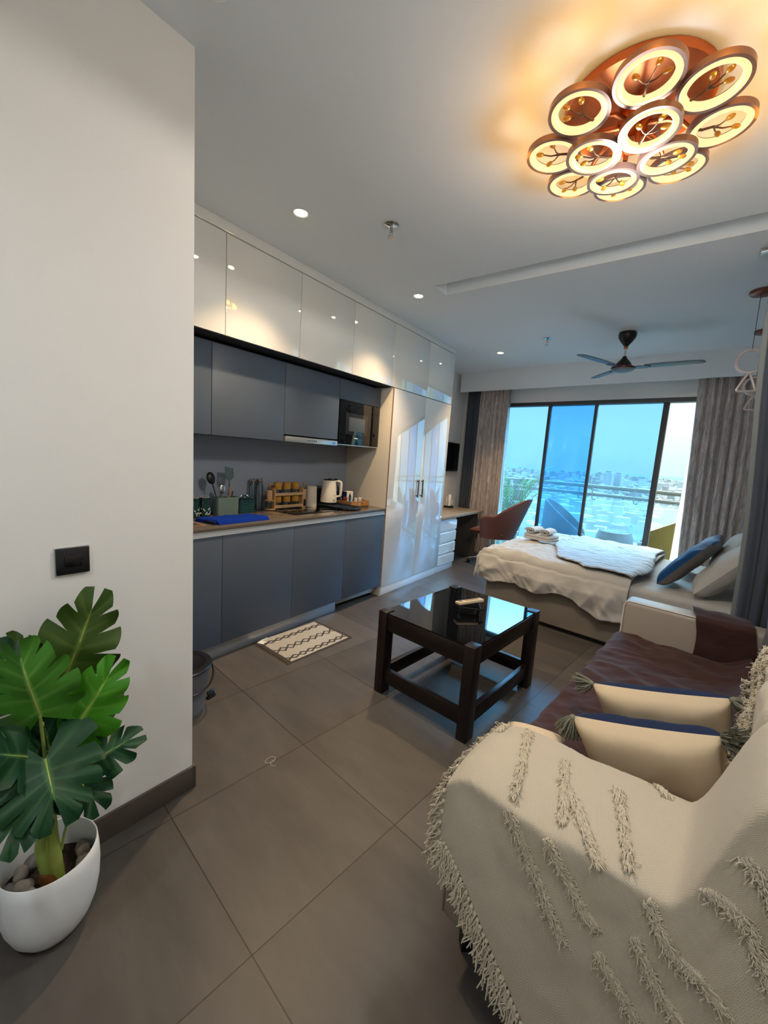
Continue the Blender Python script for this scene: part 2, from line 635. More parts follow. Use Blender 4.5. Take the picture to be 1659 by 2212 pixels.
def sheer_mat():
    m = bpy.data.materials.new('white_sheer_cloth')
    m.use_nodes = True
    nt = m.node_tree
    nt.nodes.clear()
    out = nt.nodes.new('ShaderNodeOutputMaterial')
    a = nt.nodes.new('ShaderNodeBsdfDiffuse')
    a.inputs['Color'].default_value = lin('#c9c6c4')
    t = nt.nodes.new('ShaderNodeBsdfTranslucent')
    t.inputs['Color'].default_value = lin('#c9c6c4')
    mx = nt.nodes.new('ShaderNodeMixShader')
    nt.links.new(a.outputs['BSDF'], mx.inputs[1])
    nt.links.new(t.outputs['BSDF'], mx.inputs[2])
    tr = nt.nodes.new('ShaderNodeBsdfTransparent')
    m2 = nt.nodes.new('ShaderNodeMixShader')
    m2.inputs['Fac'].default_value = .3
    nt.links.new(mx.outputs['Shader'], m2.inputs[1])
    nt.links.new(tr.outputs['BSDF'], m2.inputs[2])
    nt.links.new(m2.outputs['Shader'], out.inputs['Surface'])
    return m


M['sheer'] = sheer_mat()


def leaf_mat(name, c1, c2, vein):
    """leaf blade: veins follow the UV map (u along the midrib, v across)"""
    m, nt, b = new_mat(name)
    N, L = nt.nodes, nt.links
    tc = N.new('ShaderNodeTexCoord')
    n = N.new('ShaderNodeTexNoise')
    n.inputs['Scale'].default_value = 14
    n.inputs['Detail'].default_value = 3
    L.new(tc.outputs['Object'], n.inputs['Vector'])
    mx = N.new('ShaderNodeMix')
    mx.data_type = 'RGBA'
    mx.inputs['A'].default_value = lin(c1)
    mx.inputs['B'].default_value = lin(c2)
    L.new(n.outputs['Fac'], mx.inputs['Factor'])
    at = N.new('ShaderNodeAttribute')
    at.attribute_name = 'vein'
    m2 = N.new('ShaderNodeMix')
    m2.data_type = 'RGBA'
    L.new(at.outputs['Fac'], m2.inputs['Factor'])
    L.new(mx.outputs['Result'], m2.inputs['A'])
    m2.inputs['B'].default_value = lin(vein)
    L.new(m2.outputs['Result'], b.inputs['Base Color'])
    b.inputs['Roughness'].default_value = .5
    b.inputs['Specular IOR Level'].default_value = .28
    b.inputs['Subsurface Weight'].default_value = 0
    return m


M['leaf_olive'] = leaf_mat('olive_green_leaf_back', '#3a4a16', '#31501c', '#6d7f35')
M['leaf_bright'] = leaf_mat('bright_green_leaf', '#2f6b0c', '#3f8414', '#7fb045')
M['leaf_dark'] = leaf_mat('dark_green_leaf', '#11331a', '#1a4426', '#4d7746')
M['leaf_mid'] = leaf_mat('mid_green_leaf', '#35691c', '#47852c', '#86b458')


def rug_mat():
    """cream rug with dark zigzag diamonds, drawn in the rug's own plane"""
    m, nt, b = new_mat('cream_rug_with_charcoal_diamonds')
    N, L = nt.nodes, nt.links
    tc = N.new('ShaderNodeTexCoord')
    nn = N.new('ShaderNodeTexNoise')
    nn.inputs['Scale'].default_value = 45
    nn.inputs['Detail'].default_value = 2
    L.new(tc.outputs['Object'], nn.inputs['Vector'])
    sp = N.new('ShaderNodeSeparateXYZ')
    L.new(tc.outputs['Object'], sp.inputs['Vector'])

    def mth(op, a, bv=None, cv=None):
        n = N.new('ShaderNodeMath')
        n.operation = op
        for i, v in enumerate((a, bv, cv)):
            if v is None:
                continue
            if isinstance(v, (int, float)):
                n.inputs[i].default_value = v
            else:
                L.new(v, n.inputs[i])
        return n.outputs['Value']
    X = mth('ADD', sp.outputs['X'], mth('MULTIPLY', mth('SUBTRACT', nn.outputs['Fac'], .5), .012))
    Y = mth('ADD', sp.outputs['Y'], mth('MULTIPLY', mth('SUBTRACT', nn.outputs['Fac'], .5), .012))
    # zigzag lines running along y, mirrored to make diamonds
    zz = mth('PINGPONG', Y, .07)                      # 0..0.07
    mask = None
    for x0, amp in ((-.13, .55), (.02, .8), (.16, .6)):
        for sgn in (1, -1):
            d = mth('ABSOLUTE', mth('SUBTRACT', mth('SUBTRACT', X, x0), mth('MULTIPLY', mth('SUBTRACT', zz, .035), sgn * amp)))
            k = mth('LESS_THAN', d, .008)
            mask = k if mask is None else mth('MAXIMUM', mask, k)
    # dark end bands
    band = mth('GREATER_THAN', mth('ABSOLUTE', sp.outputs['Y']), .275)
    edge = mth('GREATER_THAN', mth('ABSOLUTE', sp.outputs['X']), .203)
    mask = mth('MAXIMUM', mask, mth('MAXIMUM', band, edge))
    # woven relief
    w = N.new('ShaderNodeTexWave')
    w.bands_direction = 'Y'
    w.inputs['Scale'].default_value = 38
    w.inputs['Distortion'].default_value = 2.5
    w.inputs['Detail'].default_value = 3
    L.new(tc.outputs['Object'], w.inputs['Vector'])
    base = N.new('ShaderNodeMix')
    base.data_type = 'RGBA'
    L.new(w.outputs['Fac'], base.inputs['Factor'])
    base.inputs['A'].default_value = lin('#9d9382')
    base.inputs['B'].default_value = lin('#dfd7c8')
    dk = N.new('ShaderNodeMix')
    dk.data_type = 'RGBA'
    L.new(w.outputs['Fac'], dk.inputs['Factor'])
    dk.inputs['A'].default_value = lin('#35312f')
    dk.inputs['B'].default_value = lin('#645e58')
    mx = N.new('ShaderNodeMix')
    mx.data_type = 'RGBA'
    L.new(mask, mx.inputs['Factor'])
    L.new(base.outputs['Result'], mx.inputs['A'])
    L.new(dk.outputs['Result'], mx.inputs['B'])
    L.new(mx.outputs['Result'], b.inputs['Base Color'])
    b.inputs['Roughness'].default_value = .95
    b.inputs['Specular IOR Level'].default_value = .1
    bp = N.new('ShaderNodeBump')
    bp.inputs['Strength'].default_value = .8
    bp.inputs['Distance'].default_value = .006
    L.new(w.outputs['Fac'], bp.inputs['Height'])
    L.new(bp.outputs['Normal'], b.inputs['Normal'])
    return m


M['rug'] = rug_mat()


def herringbone_mat():
    """cream cotton throw with a fine zigzag weave"""
    m, nt, b = new_mat('cream_herringbone_throw')
    N, L = nt.nodes, nt.links
    uv = N.new('ShaderNodeUVMap')
    sp = N.new('ShaderNodeSeparateXYZ')
    L.new(uv.outputs['UV'], sp.inputs['Vector'])

    def mth(op, a, bv=None):
        n = N.new('ShaderNodeMath')
        n.operation = op
        for i, v in enumerate((a, bv)):
            if v is None:
                continue
            if isinstance(v, (int, float)):
                n.inputs[i].default_value = v
            else:
                L.new(v, n.inputs[i])
        return n.outputs['Value']
    pp = mth('PINGPONG', sp.outputs['X'], .0062)
    f = mth('FRACT', mth('DIVIDE', mth('ADD', sp.outputs['Y'], pp), .0042))
    h = mth('ABSOLUTE', mth('SUBTRACT', f, .5))
    tc = N.new('ShaderNodeTexCoord')
    n = N.new('ShaderNodeTexNoise')
    n.inputs['Scale'].default_value = 350
    L.new(tc.outputs['Object'], n.inputs['Vector'])
    hh = mth('ADD', h, mth('MULTIPLY', n.outputs['Fac'], .35))
    mx = N.new('ShaderNodeMix')
    mx.data_type = 'RGBA'
    L.new(hh, mx.inputs['Factor'])
    mx.inputs['A'].default_value = lin('#b3a691')
    mx.inputs['B'].default_value = lin('#cdc1ac')
    L.new(mx.outputs['Result'], b.inputs['Base Color'])
    b.inputs['Roughness'].default_value = .95
    b.inputs['Specular IOR Level'].default_value = .1
    b.inputs['Sheen Weight'].default_value = .15
    bp = N.new('ShaderNodeBump')
    bp.inputs['Strength'].default_value = .35
    bp.inputs['Distance'].default_value = .003
    L.new(hh, bp.inputs['Height'])
    L.new(bp.outputs['Normal'], b.inputs['Normal'])
    return m


M['throw'] = herringbone_mat()
M['stripe_white'] = wave_mat('white_satin_stripe_cotton', '#7b828a', '#c3c1bd', scale=6, axis='Y', rough=.6, bump=.5, distort=.6)
# ------------------------------------------------------------------ room shell
structure(MB().box((-1.75, -1.9, -.12), (3.05, 6.5, 0)).build('floor', M['tile']),
          'floor of large square grey brown tiles with dark joints', 'floor')
b = MB()   # ceiling with a curtain-track slot across the room
zc, zt = H, H + .22
b.box((-2.4, -3, zc), (4.2, 3.1106, zt)).box((-2.4, 3.3043, zc), (4.2, 7.4, zt))
b.box((-2.4, 3.1106, zc), (.5335, 3.3043, zt)).box((3.4, 3.1106, zc), (4.2, 3.3043, zt))
b.box((.5335, 3.1106, zc + .13), (3.4, 3.3043, zt))
o = b.build('ceiling', M['ceil'])
place(o, (0, 0, 0), 0, TA)
structure(o, 'white ceiling with a long recessed track slot across it', 'ceiling')
o = place(MB().box((-1.3, -3, 0), (.8217, 1.0819, H)).build('wall_left', M['paint']), (0, 0, 0), 0, TA)
structure(o, 'cream painted wall end beside the kitchen, holding the black switch', 'wall')
o = place(MB().box((.8217, -3, 0), (.834, 1.0819, .1), .003).box((.6, 1.0819, 0), (.834, 1.094, .1), .003)
          .build('baseboard_left', mat('dark_tile_skirting', '#4f4740', .45, var=.12, vscale=8)), (0, 0, 0), 0, TA)
structure(o, 'dark grey tile skirting along the cream wall', 'baseboard')
o = place(MB().box((-.8, 1.0, 0), (-.6, 6.45, H)).build('wall_kitchen', M['paint']), (0, 0, 0), 0, TK)
structure(o, 'white painted wall behind the kitchen run and desk', 'wall')
b = MB()
YW = 6.30
b.box((-2.2, YW, 2.335), (3.05, YW + .2, H)).box((-2.2, YW, 0), (-.66, YW + .2, 2.335)).box((2.1, YW, 0), (3.05, YW + .2, 2.335))
structure(b.build('wall_window', M['paint']), 'white wall strip above and beside the balcony window', 'wall')
structure(MB().box((2.9, -1.9, 0), (3.05, 6.4, H)).build('wall_right', M['paint']), 'white painted wall behind the sofa back', 'wall')
structure(MB().box((-1.75, -1.95, 0), (3.05, -1.8, H)).build('wall_back', M['paint']), 'white painted wall at the entrance end', 'wall')
structure(MB().box((-1.22, 5.976, 2.474), (2.9, 6.0, H), .002).build('trim_1', M['ceil']), 'white curtain pelmet hanging below the ceiling at the window', 'pelmet')

# window with sliding panes
w = thing('window_1', 'wide balcony window with dark frame and blue tinted sliding panes', 'window', (0, 6.326, 0))
w['kind'] = 'structure'
b = MB().box((-.7, -.02, 2.285), (2.15, .10, 2.335), .004).box((-.7, -.02, 0), (2.15, .10, .03), .004)
b.box((-.70, -.02, .03), (-.63, .10, 2.285), .004).box((2.08, -.02, .03), (2.15, .10, 2.285), .004)
b.build('window_frame', M['frame_metal'], w)
for x, wd in ((.045, .04), (.645, .036), (1.408, .062)):
    MB().box((x - wd / 2, -.012, .03), (x + wd / 2, .035, 2.285), .004).build('mullion', M['frame_metal'], w)
for x0, x1, y in ((-.63, .045, .02), (.045, .645, .012), (.045, .645, .05), (.645, 1.40, .02)):
    MB().box((x0, y - .003, .03), (x1, y + .003, 2.285)).build('pane', M['pane'], w)

# ------------------------------------------------------------------ kitchen run (plan frame TK, front face on x = 0)
GAP = .002


def kthing(name, label, cat, loc, group=None):
    return thing(name, label, cat, loc, 0, TK, group)


UP = [1.14, 1.738, 2.338, 2.928, 3.526, 4.185, 4.785]
ul = ['white gloss top cabinet, leftmost and cut by the cream wall', 'wide white gloss top cabinet second from the cream wall',
      'white gloss top cabinet above the range hood side', 'white gloss top cabinet above the microwave',
      'white gloss top cabinet above the left wardrobe door', 'white gloss top cabinet at the far end above the right wardrobe door']
for i in range(6):
    t = kthing('overhead_cabinet', ul[i], 'cabinet', (0, UP[i], 2.105), 'white top cabinets under the ceiling')
    wd = UP[i + 1] - UP[i]
    MB().box((-.55, .001, .012), (-.022, wd - .001, .585)).build('carcass', M['edge_white'], t)
    MB().box((-.02, GAP, .002), (0, wd - GAP, .578), .0015).build('door', M['gloss_white'], t)
    if i < 4:
        MB().box((-.55, .001, 0), (-.022, wd - .001, .011)).build('soffit', M['graph_dark'], t)
b = MB().box((-.3, 1.14, 2.692), (-.004, 4.785, H - .001), .001)
o = place(b.build('trim_2', M['gloss_white']), (0, 0, 0), 0, TK)
structure(o, 'narrow white filler strip between top cabinets and ceiling', 'trim')
# grey wall cabinets
GC = [(1.14, 1.737, 1.504, 'dark grey wall cabinet half hidden by the cream wall'),
      (1.737, 2.337, 1.504, 'dark grey wall cabinet above the blue towel and utensil box'),
      (2.337, 2.945, 1.556, 'dark grey wall cabinet directly above the range hood'),
      (2.945, 3.545, 1.91, 'short dark grey wall cabinet above the microwave')]
for y0, y1, z0, lb in GC:
    t = kthing('wall_cabinet', lb, 'cabinet', (-.14, y0, z0), 'dark grey wall cabinets')
    hh = 2.09 - z0
    MB().box((-.405, .001, .001), (-.02, y1 - y0 - .001, hh)).build('carcass', M['graph'], t)
    MB().box((-.0185, GAP, 0), (0, y1 - y0 - GAP, hh - .004), .0012).build('door', M['graph'], t)
o = place(MB().box((-.56, 1.14, .92), (-.548, 3.55, 2.105)).build('trim_3', M['backsplash']), (0, 0, 0), 0, TK)
structure(o, 'dark grey backsplash panel behind the worktop', 'backsplash')
# range hood
t = kthing('range_hood', 'slim stainless range hood under the grey wall cabinet', 'range hood', (-.14, 2.345, 1.502))
MB().box((-.40, 0, .012), (-.03, .59, .05)).build('body', M['graph_dark'], t)
MB().box((-.03, 0, 0), (.012, .59, .042), .004).build('front_panel', M['alu'], t)
for k in range(5):
    MB().cyl((.012, .235 + k * .022, .022), (.017, .235 + k * .022, .022), .006, seg=12).build('button', M['steel'], t)
MB().box((.0122, .52, .018), (.0128, .56, .024)).build('badge', M['black_plastic'], t)
# microwave
t = kthing('microwave', 'black glass built-in microwave over the kettle', 'microwave', (-.14, 2.95, 1.513))
MB().box((-.38, .004, .01), (-.022, .586, .385)).build('housing', M['black_matt'], t)
d = MB().box((-.02, .002, .008), (.004, .455, .392), .003).build('door', M['black_gloss'], t)
MB().box((.0042, .085, .10), (.006, .40, .29), .001).build('door_window', mat('smoked_oven_window', '#20242a', .08, spec=.6), d)
MB().box((.006, .13, .13), (.0068, .36, .255), .001).build('inner_window', mat('grey_oven_mesh', '#484e55', .25), d)
cp = MB().box((-.02, .458, .008), (.004, .588, .392), .003).build('control_panel', M['black_gloss'], t)
MB().cyl((.004, .523, .12), (.016, .523, .12), .017, seg=20, bev=.002).build('dial', M['black_plastic'], cp)
MB().box((.0042, .492, .30), (.0048, .552, .33)).build('display', M['screen'], cp)
MB().box((.0045, .215, .066), (.0052, .265, .074)).build('badge', M['white_print'], d)
MB().box((-.03, .002, 0), (.002, .588, .007)).build('bottom_trim', M['alu'], t)
# base cabinets
BC = [(1.14, 1.739), (1.739, 2.352), (2.352, 2.955), (2.955, 3.548)]
bl = ['dark grey base cabinet nearest the bucket, cut by the cream wall', 'dark grey base cabinet behind the patterned kitchen mat\'s near end',
      'dark grey base cabinet in the middle of the run, behind the mat\'s far end', 'dark grey base cabinet beside the white wardrobe']
for (y0, y1), lb in zip(BC, bl):
    t = kthing('base_cabinet', lb, 'cabinet', (0, y0, .115), 'dark grey base cabinets')
    wd = y1 - y0
    MB().box((-.545, .001, 0), (-.022, wd - .001, .783)).build('carcass', M['graph'], t)
    MB().box((-.02, .0015, 0), (0, wd - .0015, .745), .0012).build('door', M['graph'], t)
    p = MB()
    p.poly([(-.021, 0, .783), (-.004, 0, .783), (-.012, 0, .765), (-.004, 0, .758), (.004, 0, .756), (.004, 0, .746), (-.021, 0, .746)], (0, wd - .001, 0))
    p.build('grip_profile', M['alu_white'], t, angle=20)
t = kthing('toe_kick', 'silver foil toe kick along the floor under the base cabinets', 'toe kick', (-.05, 1.14, 0))
MB().box((-.012, 0, 0), (0, 1.79, .113), .003).build('strip', M['plinth'], t)
MB().box((-.012, 1.80, .052), (-.002, 2.40, .103), .003, rot=Matrix.Rotation(R(-1.2), 3, 'X')).build('loose_end_strip', M['plinth'], t)
t = kthing('worktop', 'brown stone kitchen worktop with a thin front edge', 'worktop', (0, 1.14, .899))
MB().box((-.545, 0, 0), (.015, 2.405, .021), .002).build('slab', M['counter'], t)
# sink rim
t = kthing('kitchen_sink', 'dark inset sink with a pale rim at the worktop\'s near end', 'sink', (-.30, 1.42, .921))
b = MB()
for lo, hi in (((-.235, -.25, 0), (.235, -.225, .004)), ((-.235, .225, 0), (.235, .25, .004)), ((-.235, -.225, 0), (-.21, .225, .004)), ((.21, -.225, 0), (.235, .225, .004))):
    b.box(lo, hi, .0015)
b.build('rim', mat('copper_toned_sink_rim', '#a58873', .3, metal=.5), t)
MB().box((-.21, -.225, 0), (.21, .225, .0015)).build('basin', mat('dark_composite_basin', '#4b4643', .4), t)
# hob
t = kthing('induction_hob', 'black glass hob set flush in the worktop', 'hob', (-.29, 2.80, .9205))
MB().box((-.10, -.34, 0), (.18, .34, .004), .0015).build('glass_plate', M['black_gloss'], t)
for x, y, r in ((.03, -.17, .09), (.08, .15, .075)):
    b = MB()
    b.lathe([(r - .002, .0042), (r, .0044), (r + .0015, .0042)], 40, (x, y, 0))
    b.build('burner_ring', mat('grey_printed_ring', '#5c5f63', .3), t)
# wardrobe
t = kthing('wardrobe', 'tall white gloss wardrobe with two mirror-like doors', 'wardrobe', (0, 3.55, 0))
MB().box((-.58, 0, 0), (-.001, .018, 2.104), .001).build('side_panel', M['edge_white'], t)
MB().box((-.001, 0, .09), (.0005, .018, 2.104)).build('edge_band', M['walnut'], t)
MB().box((-.58, .02, .09), (-.022, 1.235, 2.1)).build('carcass', M['edge_white'], t)
MB().box((-.02, .004, 0), (-.004, 1.235, .086), .001).build('plinth', M['lacquer_white'], t)
for y0, y1, hy in ((.018, .635, .575), (.635, 1.235, .668)):
    d = MB().box((-.02, y0 + .0015, .09), (0, y1 - .0015, 2.10), .0015).build('door', M['lacquer_white'], t)
    hb = MB().box((.018, hy - .006, 1.005), (.028, hy + .006, 1.205), .002)
    hb.box((0, hy - .005, 1.02), (.02, hy + .005, 1.03)).box((0, hy - .005, 1.18), (.02, hy + .005, 1.19))
    hb.build('handle', M['dark_metal'], d)
# desk, drawers
t = kthing('drawer_unit', 'white gloss four drawer unit under the desk end', 'drawer unit', (0, 4.79, 0))
MB().box((-.55, 0, .07), (-.024, .455, .684)).build('carcass', M['edge_white'], t)
MB().box((-.05, .005, 0), (-.012, .45, .07), .001).build('plinth', M['lacquer_white'], t)
for k in range(4):
    z0 = .085 + k * .15
    p = MB()
    p.poly([(-.022, 0, z0), (0, 0, z0), (0, 0, z0 + .118), (-.016, 0, z0 + .128), (-.016, 0, z0 + .144), (-.022, 0, z0 + .144)], (0, .456, 0))
    p.build('drawer', M['lacquer_white'], t, angle=20)
t = kthing('desk', 'wood grain desk running from the wardrobe to the curtain', 'desk', (0, 4.79, 0))
MB().box((-.585, 0, .69), (.012, 1.30, .722), .002).build('desktop', M['desk'], t)
MB().box((-.56, 1.24, 0), (-.05, 1.275, .688), .002).build('end_panel', M['desk_panel'], t)
t = kthing('wall_monitor', 'small black television on the wall above the desk', 'television', (-.598, 5.98, 1.27))
MB().box((0, .02, .06), (.02, .2, .3)).build('wall_bracket', M['black_plastic'], t)
MB().box((.02, -.22, 0), (.055, .27, .44), .006).build('casing', M['black_plastic'], t)
MB().box((.0551, -.205, .03), (.056, .255, .425)).build('screen', M['screen'], t)
t = kthing('desk_ornament', 'white figurine on a black base standing on the desk', 'ornament', (-.45, 5.86, .7222))
MB().box((-.06, -.05, 0), (.06, .05, .03), .006).build('base', M['black_plastic'], t)
b = MB().lathe([(0, .03), (.022, .03), (.018, .06), (.024, .1), (.026, .17), (.02, .2), (0, .205)], 20, (.005, 0, 0))
b.build('candle', M['white_plastic'], t)
b = MB().tube([(.01, .03, .05), (.02, .05, .06), (.025, .06, .09), (.022, .055, .115)], [.008, .008, .007, .004], 8)
b.tube([(-.03, -.02, .03), (-.035, -.03, .07), (-.02, -.035, .1), (-.03, -.04, .14)], [.014, .016, .012, .006], 8)
b.ball((-.028, -.035, .155), .014, 2)
b.build('figure', M['cream_plastic'], t)
# light switch on the side wall
t = thing('light_switch', 'black square light switch plate on the cream wall', 'switch', (.8217, .692, 1.055), 0, TA)
MB().box((0, -.044, -.042), (.011, .044, .042), .003).build('plate', M['black_plastic'], t)
MB().box((.011, -.022, -.017), (.0145, .022, .018), .002).build('rocker', mat('black_switch_rocker', '#101012', .25), t)
MB().box((-.0005, -.047, -.045), (.003, .047, .045), .002).build('back_rim', mat('pale_rim', '#b9bbbb', .5), t)
# ------------------------------------------------------------------ things on the worktop
ZC = .921


def lath_tall(b, prof, seg=24, c=(0, 0, 0)):
    return b.lathe(prof, seg, c)


def mug(label, x, y, rz):
    t = kthing('mug', label, 'mug', (x, y, ZC), 'dark green mugs')
    t.rotation_euler.z += rz
    r = .037
    MB().lathe([(0, 0), (r * .9, 0), (r, .004), (r, .14), (r - .003, .142), (r - .006, .14), (r - .006, .01), (0, .008)], 32).build('cup', M['green_enamel'], t)
    MB().lathe([(r + .0004, .1385), (r - .002, .1432), (r - .0062, .1402)], 32).build('rim', M['cream_plastic'], t)
    MB().tube([(r - .004, 0, .115), (r + .016, 0, .118), (r + .027, 0, .1), (r + .027, 0, .05), (r + .018, 0, .03), (r - .004, 0, .026)], .0045, 10).build('handle', M['green_enamel'], t)
    b = MB()   # pale printed flowers near the foot
    for k in range(26):
        a = -2.4 + k * .19
        z = .012 + .05 * random.random()
        for q in range(4):
            aa = a + .07 * math.cos(q * PI / 2)
            b.ball(((r + .0003) * math.cos(aa), (r + .0003) * math.sin(aa), z + .004 * math.sin(q * PI / 2)), (.0022, .0022, .003), 1)
    b.build('flower_print', M['white_print'], t)
    return t


mug('dark green floral mug cut off by the cream wall', -.40, 1.765, -.5)
mug('dark green floral mug beside the grey-green utensil box', -.405, 1.853, -.75)

# utensil box
UX, UY = -.40, 2.02
t = kthing('utensil_box', 'ribbed grey-green utensil box holding ladle and spatula', 'utensil holder', (UX, UY, ZC))


def rbox(hx, hy, r, n=8):
    pts = []
    for cx, cy, a0 in ((hx - r, hy - r, 0), (-hx + r, hy - r, 90), (-hx + r, -hy + r, 180), (hx - r, -hy + r, 270)):
        for k in range(n + 1):
            a = R(a0 + 90 * k / n)
            pts.append((cx + r * math.cos(a), cy + r * math.sin(a)))
    return pts


def rbox_shell(hx, hy, r, h, flare=1.05, wall=.003, ribs=0):
    b = MB()
    P0 = rbox(hx, hy, r)
    loops = []
    bm = b.bm
    for k, (sc, z) in enumerate(((1, 0), (flare, h), (flare - wall / hx, h), (1 - wall / hx, .006))):
        loops.append([bm.verts.new((x * sc, y * sc, z)) for x, y in P0])
    for a, c in zip(loops, loops[1:]):
        for i in range(len(a)):
            j = (i + 1) % len(a)
            bm.faces.new((a[i], a[j], c[j], c[i]))
    bm.faces.new(loops[0][::-1])
    bm.faces.new(loops[-1])
    return b


b = rbox_shell(.045, .086, .02, .135, 1.06)
for k in range(30):        # fine ribs
    y = -.068 + k * .0047
    b.tube([(.0455, y, .006), (.0478, y * 1.055, .128)], .0013, 5)
for k in range(12):
    x = -.028 + k * .005
    b.tube([(x, -.0865, .006), (x * 1.05, -.0908, .128)], .0013, 5)
b.build('box', M['sage_plastic'], t)
q = Matrix.Rotation


def utensil(name, label, cat, x, y, tilt_x, tilt_y):
    t = kthing(name, label, cat, (UX + x, UY + y, ZC + .012))
    t.rotation_euler = (R(tilt_x), R(tilt_y), TK)
    return t


t = utensil('ladle', 'black ladle leaning in the utensil box', 'ladle', -.005, -.035, 13, -9)
MB().tube([(0, 0, 0), (0, 0, .12), (.002, 0, .235)], [.005, .004, .005], 8).build('handle', M['black_plastic'], t)
b = MB().ball((.006, -.003, .272), (.018, .033, .046), 3)
b.build('bowl', M['black_plastic'], t)
t = utensil('skimmer', 'shiny steel serving spoon leaning behind the utensil box rim', 'serving spoon', .01, -.02, 2, -4)
MB().tube([(0, 0, 0), (0, 0, .13), (0, 0, .15)], [.003, .003, .004], 8).build('handle', M['steel'], t)
MB().ball((.002, 0, .185), (.008, .024, .038), 3).build('bowl', M['steel'], t)
t = utensil('spatula', 'slotted grey-green spatula with a wooden handle', 'spatula', .0, .035, -3, -7)
MB().tube([(0, 0, 0), (0, 0, .1), (0, 0, .20)], [.006, .007, .008], 10).build('handle', M['wood'], t)
b = MB().tube([(0, 0, .195), (0, 0, .24)], [.008, .005], 10)
# slotted blade: a plate with three real slots
ys = [-.036, -.021, -.015, -.003, .003, .015, .021, .036]
for k in range(7):
    y0, y1 = ys[k], ys[k + 1]
    sl = k % 2 == 1

    def zz(y):
        return .268 - .03 * (1 - abs(y) / .036), .345 - y * .12
    ya, yb = y0, y1
    if not sl:
        b.poly([(-.002, ya, zz(ya)[0]), (-.002, yb, zz(yb)[0]), (-.002, yb, zz(yb)[1]), (-.002, ya, zz(ya)[1])], (.004, 0, 0))
    else:
        b.poly([(-.002, ya, zz(ya)[0]), (-.002, yb, zz(yb)[0]), (-.002, yb, .275), (-.002, ya, .275)], (.004, 0, 0))
        b.poly([(-.002, ya, .32), (-.002, yb, .32), (-.002, yb, zz(yb)[1]), (-.002, ya, zz(ya)[1])], (.004, 0, 0))
b.build('blade', M['spatula'], t, angle=20)
for k, (x, y, tx, h, lb) in enumerate(((.02, .0, -5, .135, 'short steel whisk end poking over the utensil box middle'), (-.01, .045, -10, .165, 'thin black peeler handle at the utensil box right end'))):
    t = utensil('kitchen_tool', lb, 'kitchen tool', x, y, tx, -5)
    if k == 0:
        b = MB().tube([(0, 0, 0), (0, 0, h)], .003, 8)
        for j in range(4):
            a = j * PI / 4
            b.tube([(0, 0, h), (.012 * math.cos(a), .012 * math.sin(a), h + .018), (0, 0, h + .04), (-.012 * math.cos(a), -.012 * math.sin(a), h + .018), (0, 0, h)], .0008, 5)
        tag(b.build('wire_head', M['steel'], t))
    else:
        MB().tube([(0, 0, 0), (0, 0, h)], [.004, .005], 8).build('handle', M['black_plastic'], t)
# woven basket with cutlery
t = kthing('cutlery_basket', 'small dark teal woven basket with two handles and cutlery', 'basket', (-.43, 2.205, ZC))
b = rbox_shell(.045, .07, .018, .105, 1.1)
for zi in range(5):
    for k in range(8):
        y = -.06 + k * .0165 + (.004 if zi % 2 else 0)
        b.box((.0455 + zi * .0009, y - .006, .008 + zi * .019), (.0495 + zi * .0009, y + .006, .023 + zi * .019), .0018)
    for k in range(4):
        x = -.032 + k * .02
        b.box((x - .007, -.0745 - zi * .0014, .008 + zi * .019), (x + .007, -.0705 - zi * .0014, .023 + zi * .019), .0018)
b.build('basket_body', M['teal_plastic'], t)
for y in (-.035, .035):
    MB().tube([(.049, y - .024, .09), (.05, y - .024, .125), (.05, y - .012, .142), (.05, y + .012, .142), (.05, y + .024, .125), (.049, y + .024, .09)], .005, 8).build('handle', M['teal_plastic'], t)
for k, (y, x, lb) in enumerate(((-.045, .005, 'steel spoon in the left handle of the teal basket'), (-.02, -.012, 'steel fork handle end in the middle of the teal basket'), (.03, .004, 'steel spoon in the right handle of the teal basket'))):
    s = kthing('spoon', lb, 'cutlery', (-.43 + x, 2.205 + y, ZC + .01))
    s.rotation_euler = (R(-6 + 5 * k), R(3), TK)
    MB().tube([(0, 0, 0), (0, 0, .095)], .0025, 6).build('stem', M['steel'], s)
    MB().ball((0, 0, .112), (.005, .013, .02), 2).build('bowl', M['steel'], s)
# tall glass bottles
for y, lb in ((2.335, 'tall clear glass bottle with steel cap, nearer the teal basket'), (2.405, 'tall clear glass bottle with steel cap, nearer the spice rack')):
    t = kthing('glass_bottle', lb, 'bottle', (-.505, y, ZC), 'tall glass bottles')
    MB().lathe([(0, .001), (.027, .001), (.029, .006), (.029, .2), (.024, .222), (.022, .232)], 24).build('glass', M['glass_clear'], t)
    MB().lathe([(.024, .228), (.0255, .23), (.0255, .256), (.022, .26), (0, .26)], 20).build('cap', M['steel'], t)
# spice rack
RX, RY = -.45, 2.655
t = kthing('spice_rack', 'two-tier bamboo spice rack with round end shelves', 'spice rack', (RX, RY, ZC))
for z in (.012, .118):
    MB().box((-.04, -.165, z), (.04, .165, z + .014), .002).build('shelf', M['bamboo'], t)
    MB().box((.034, -.165, z + .012), (.04, .165, z + .026), .001).build('front_rail', M['bamboo'], t)
for y in (-.165, .157):
    b = MB()
    pts = [(-.042, y, 0), (.042, y, 0), (.042, y, .16), (.035, y, .18), (.015, y, .19), (-.042, y, .19)]
    b.poly(pts, (0, .008, 0))
    b.build('side_panel', M['bamboo'], t)
for y, s in ((-.165, -1), (.165, 1)):
    for z in (.004, .078):
        b = MB()
        pts = [(.04 * math.cos(a), y + s * .062 * math.sin(a), z) for a in [k * PI / 14 for k in range(15)]]
        b.poly(pts, (0, 0, .008))
        b.build('end_shelf', M['bamboo'], t)
jl = ['leftmost', 'middle', 'rightmost']
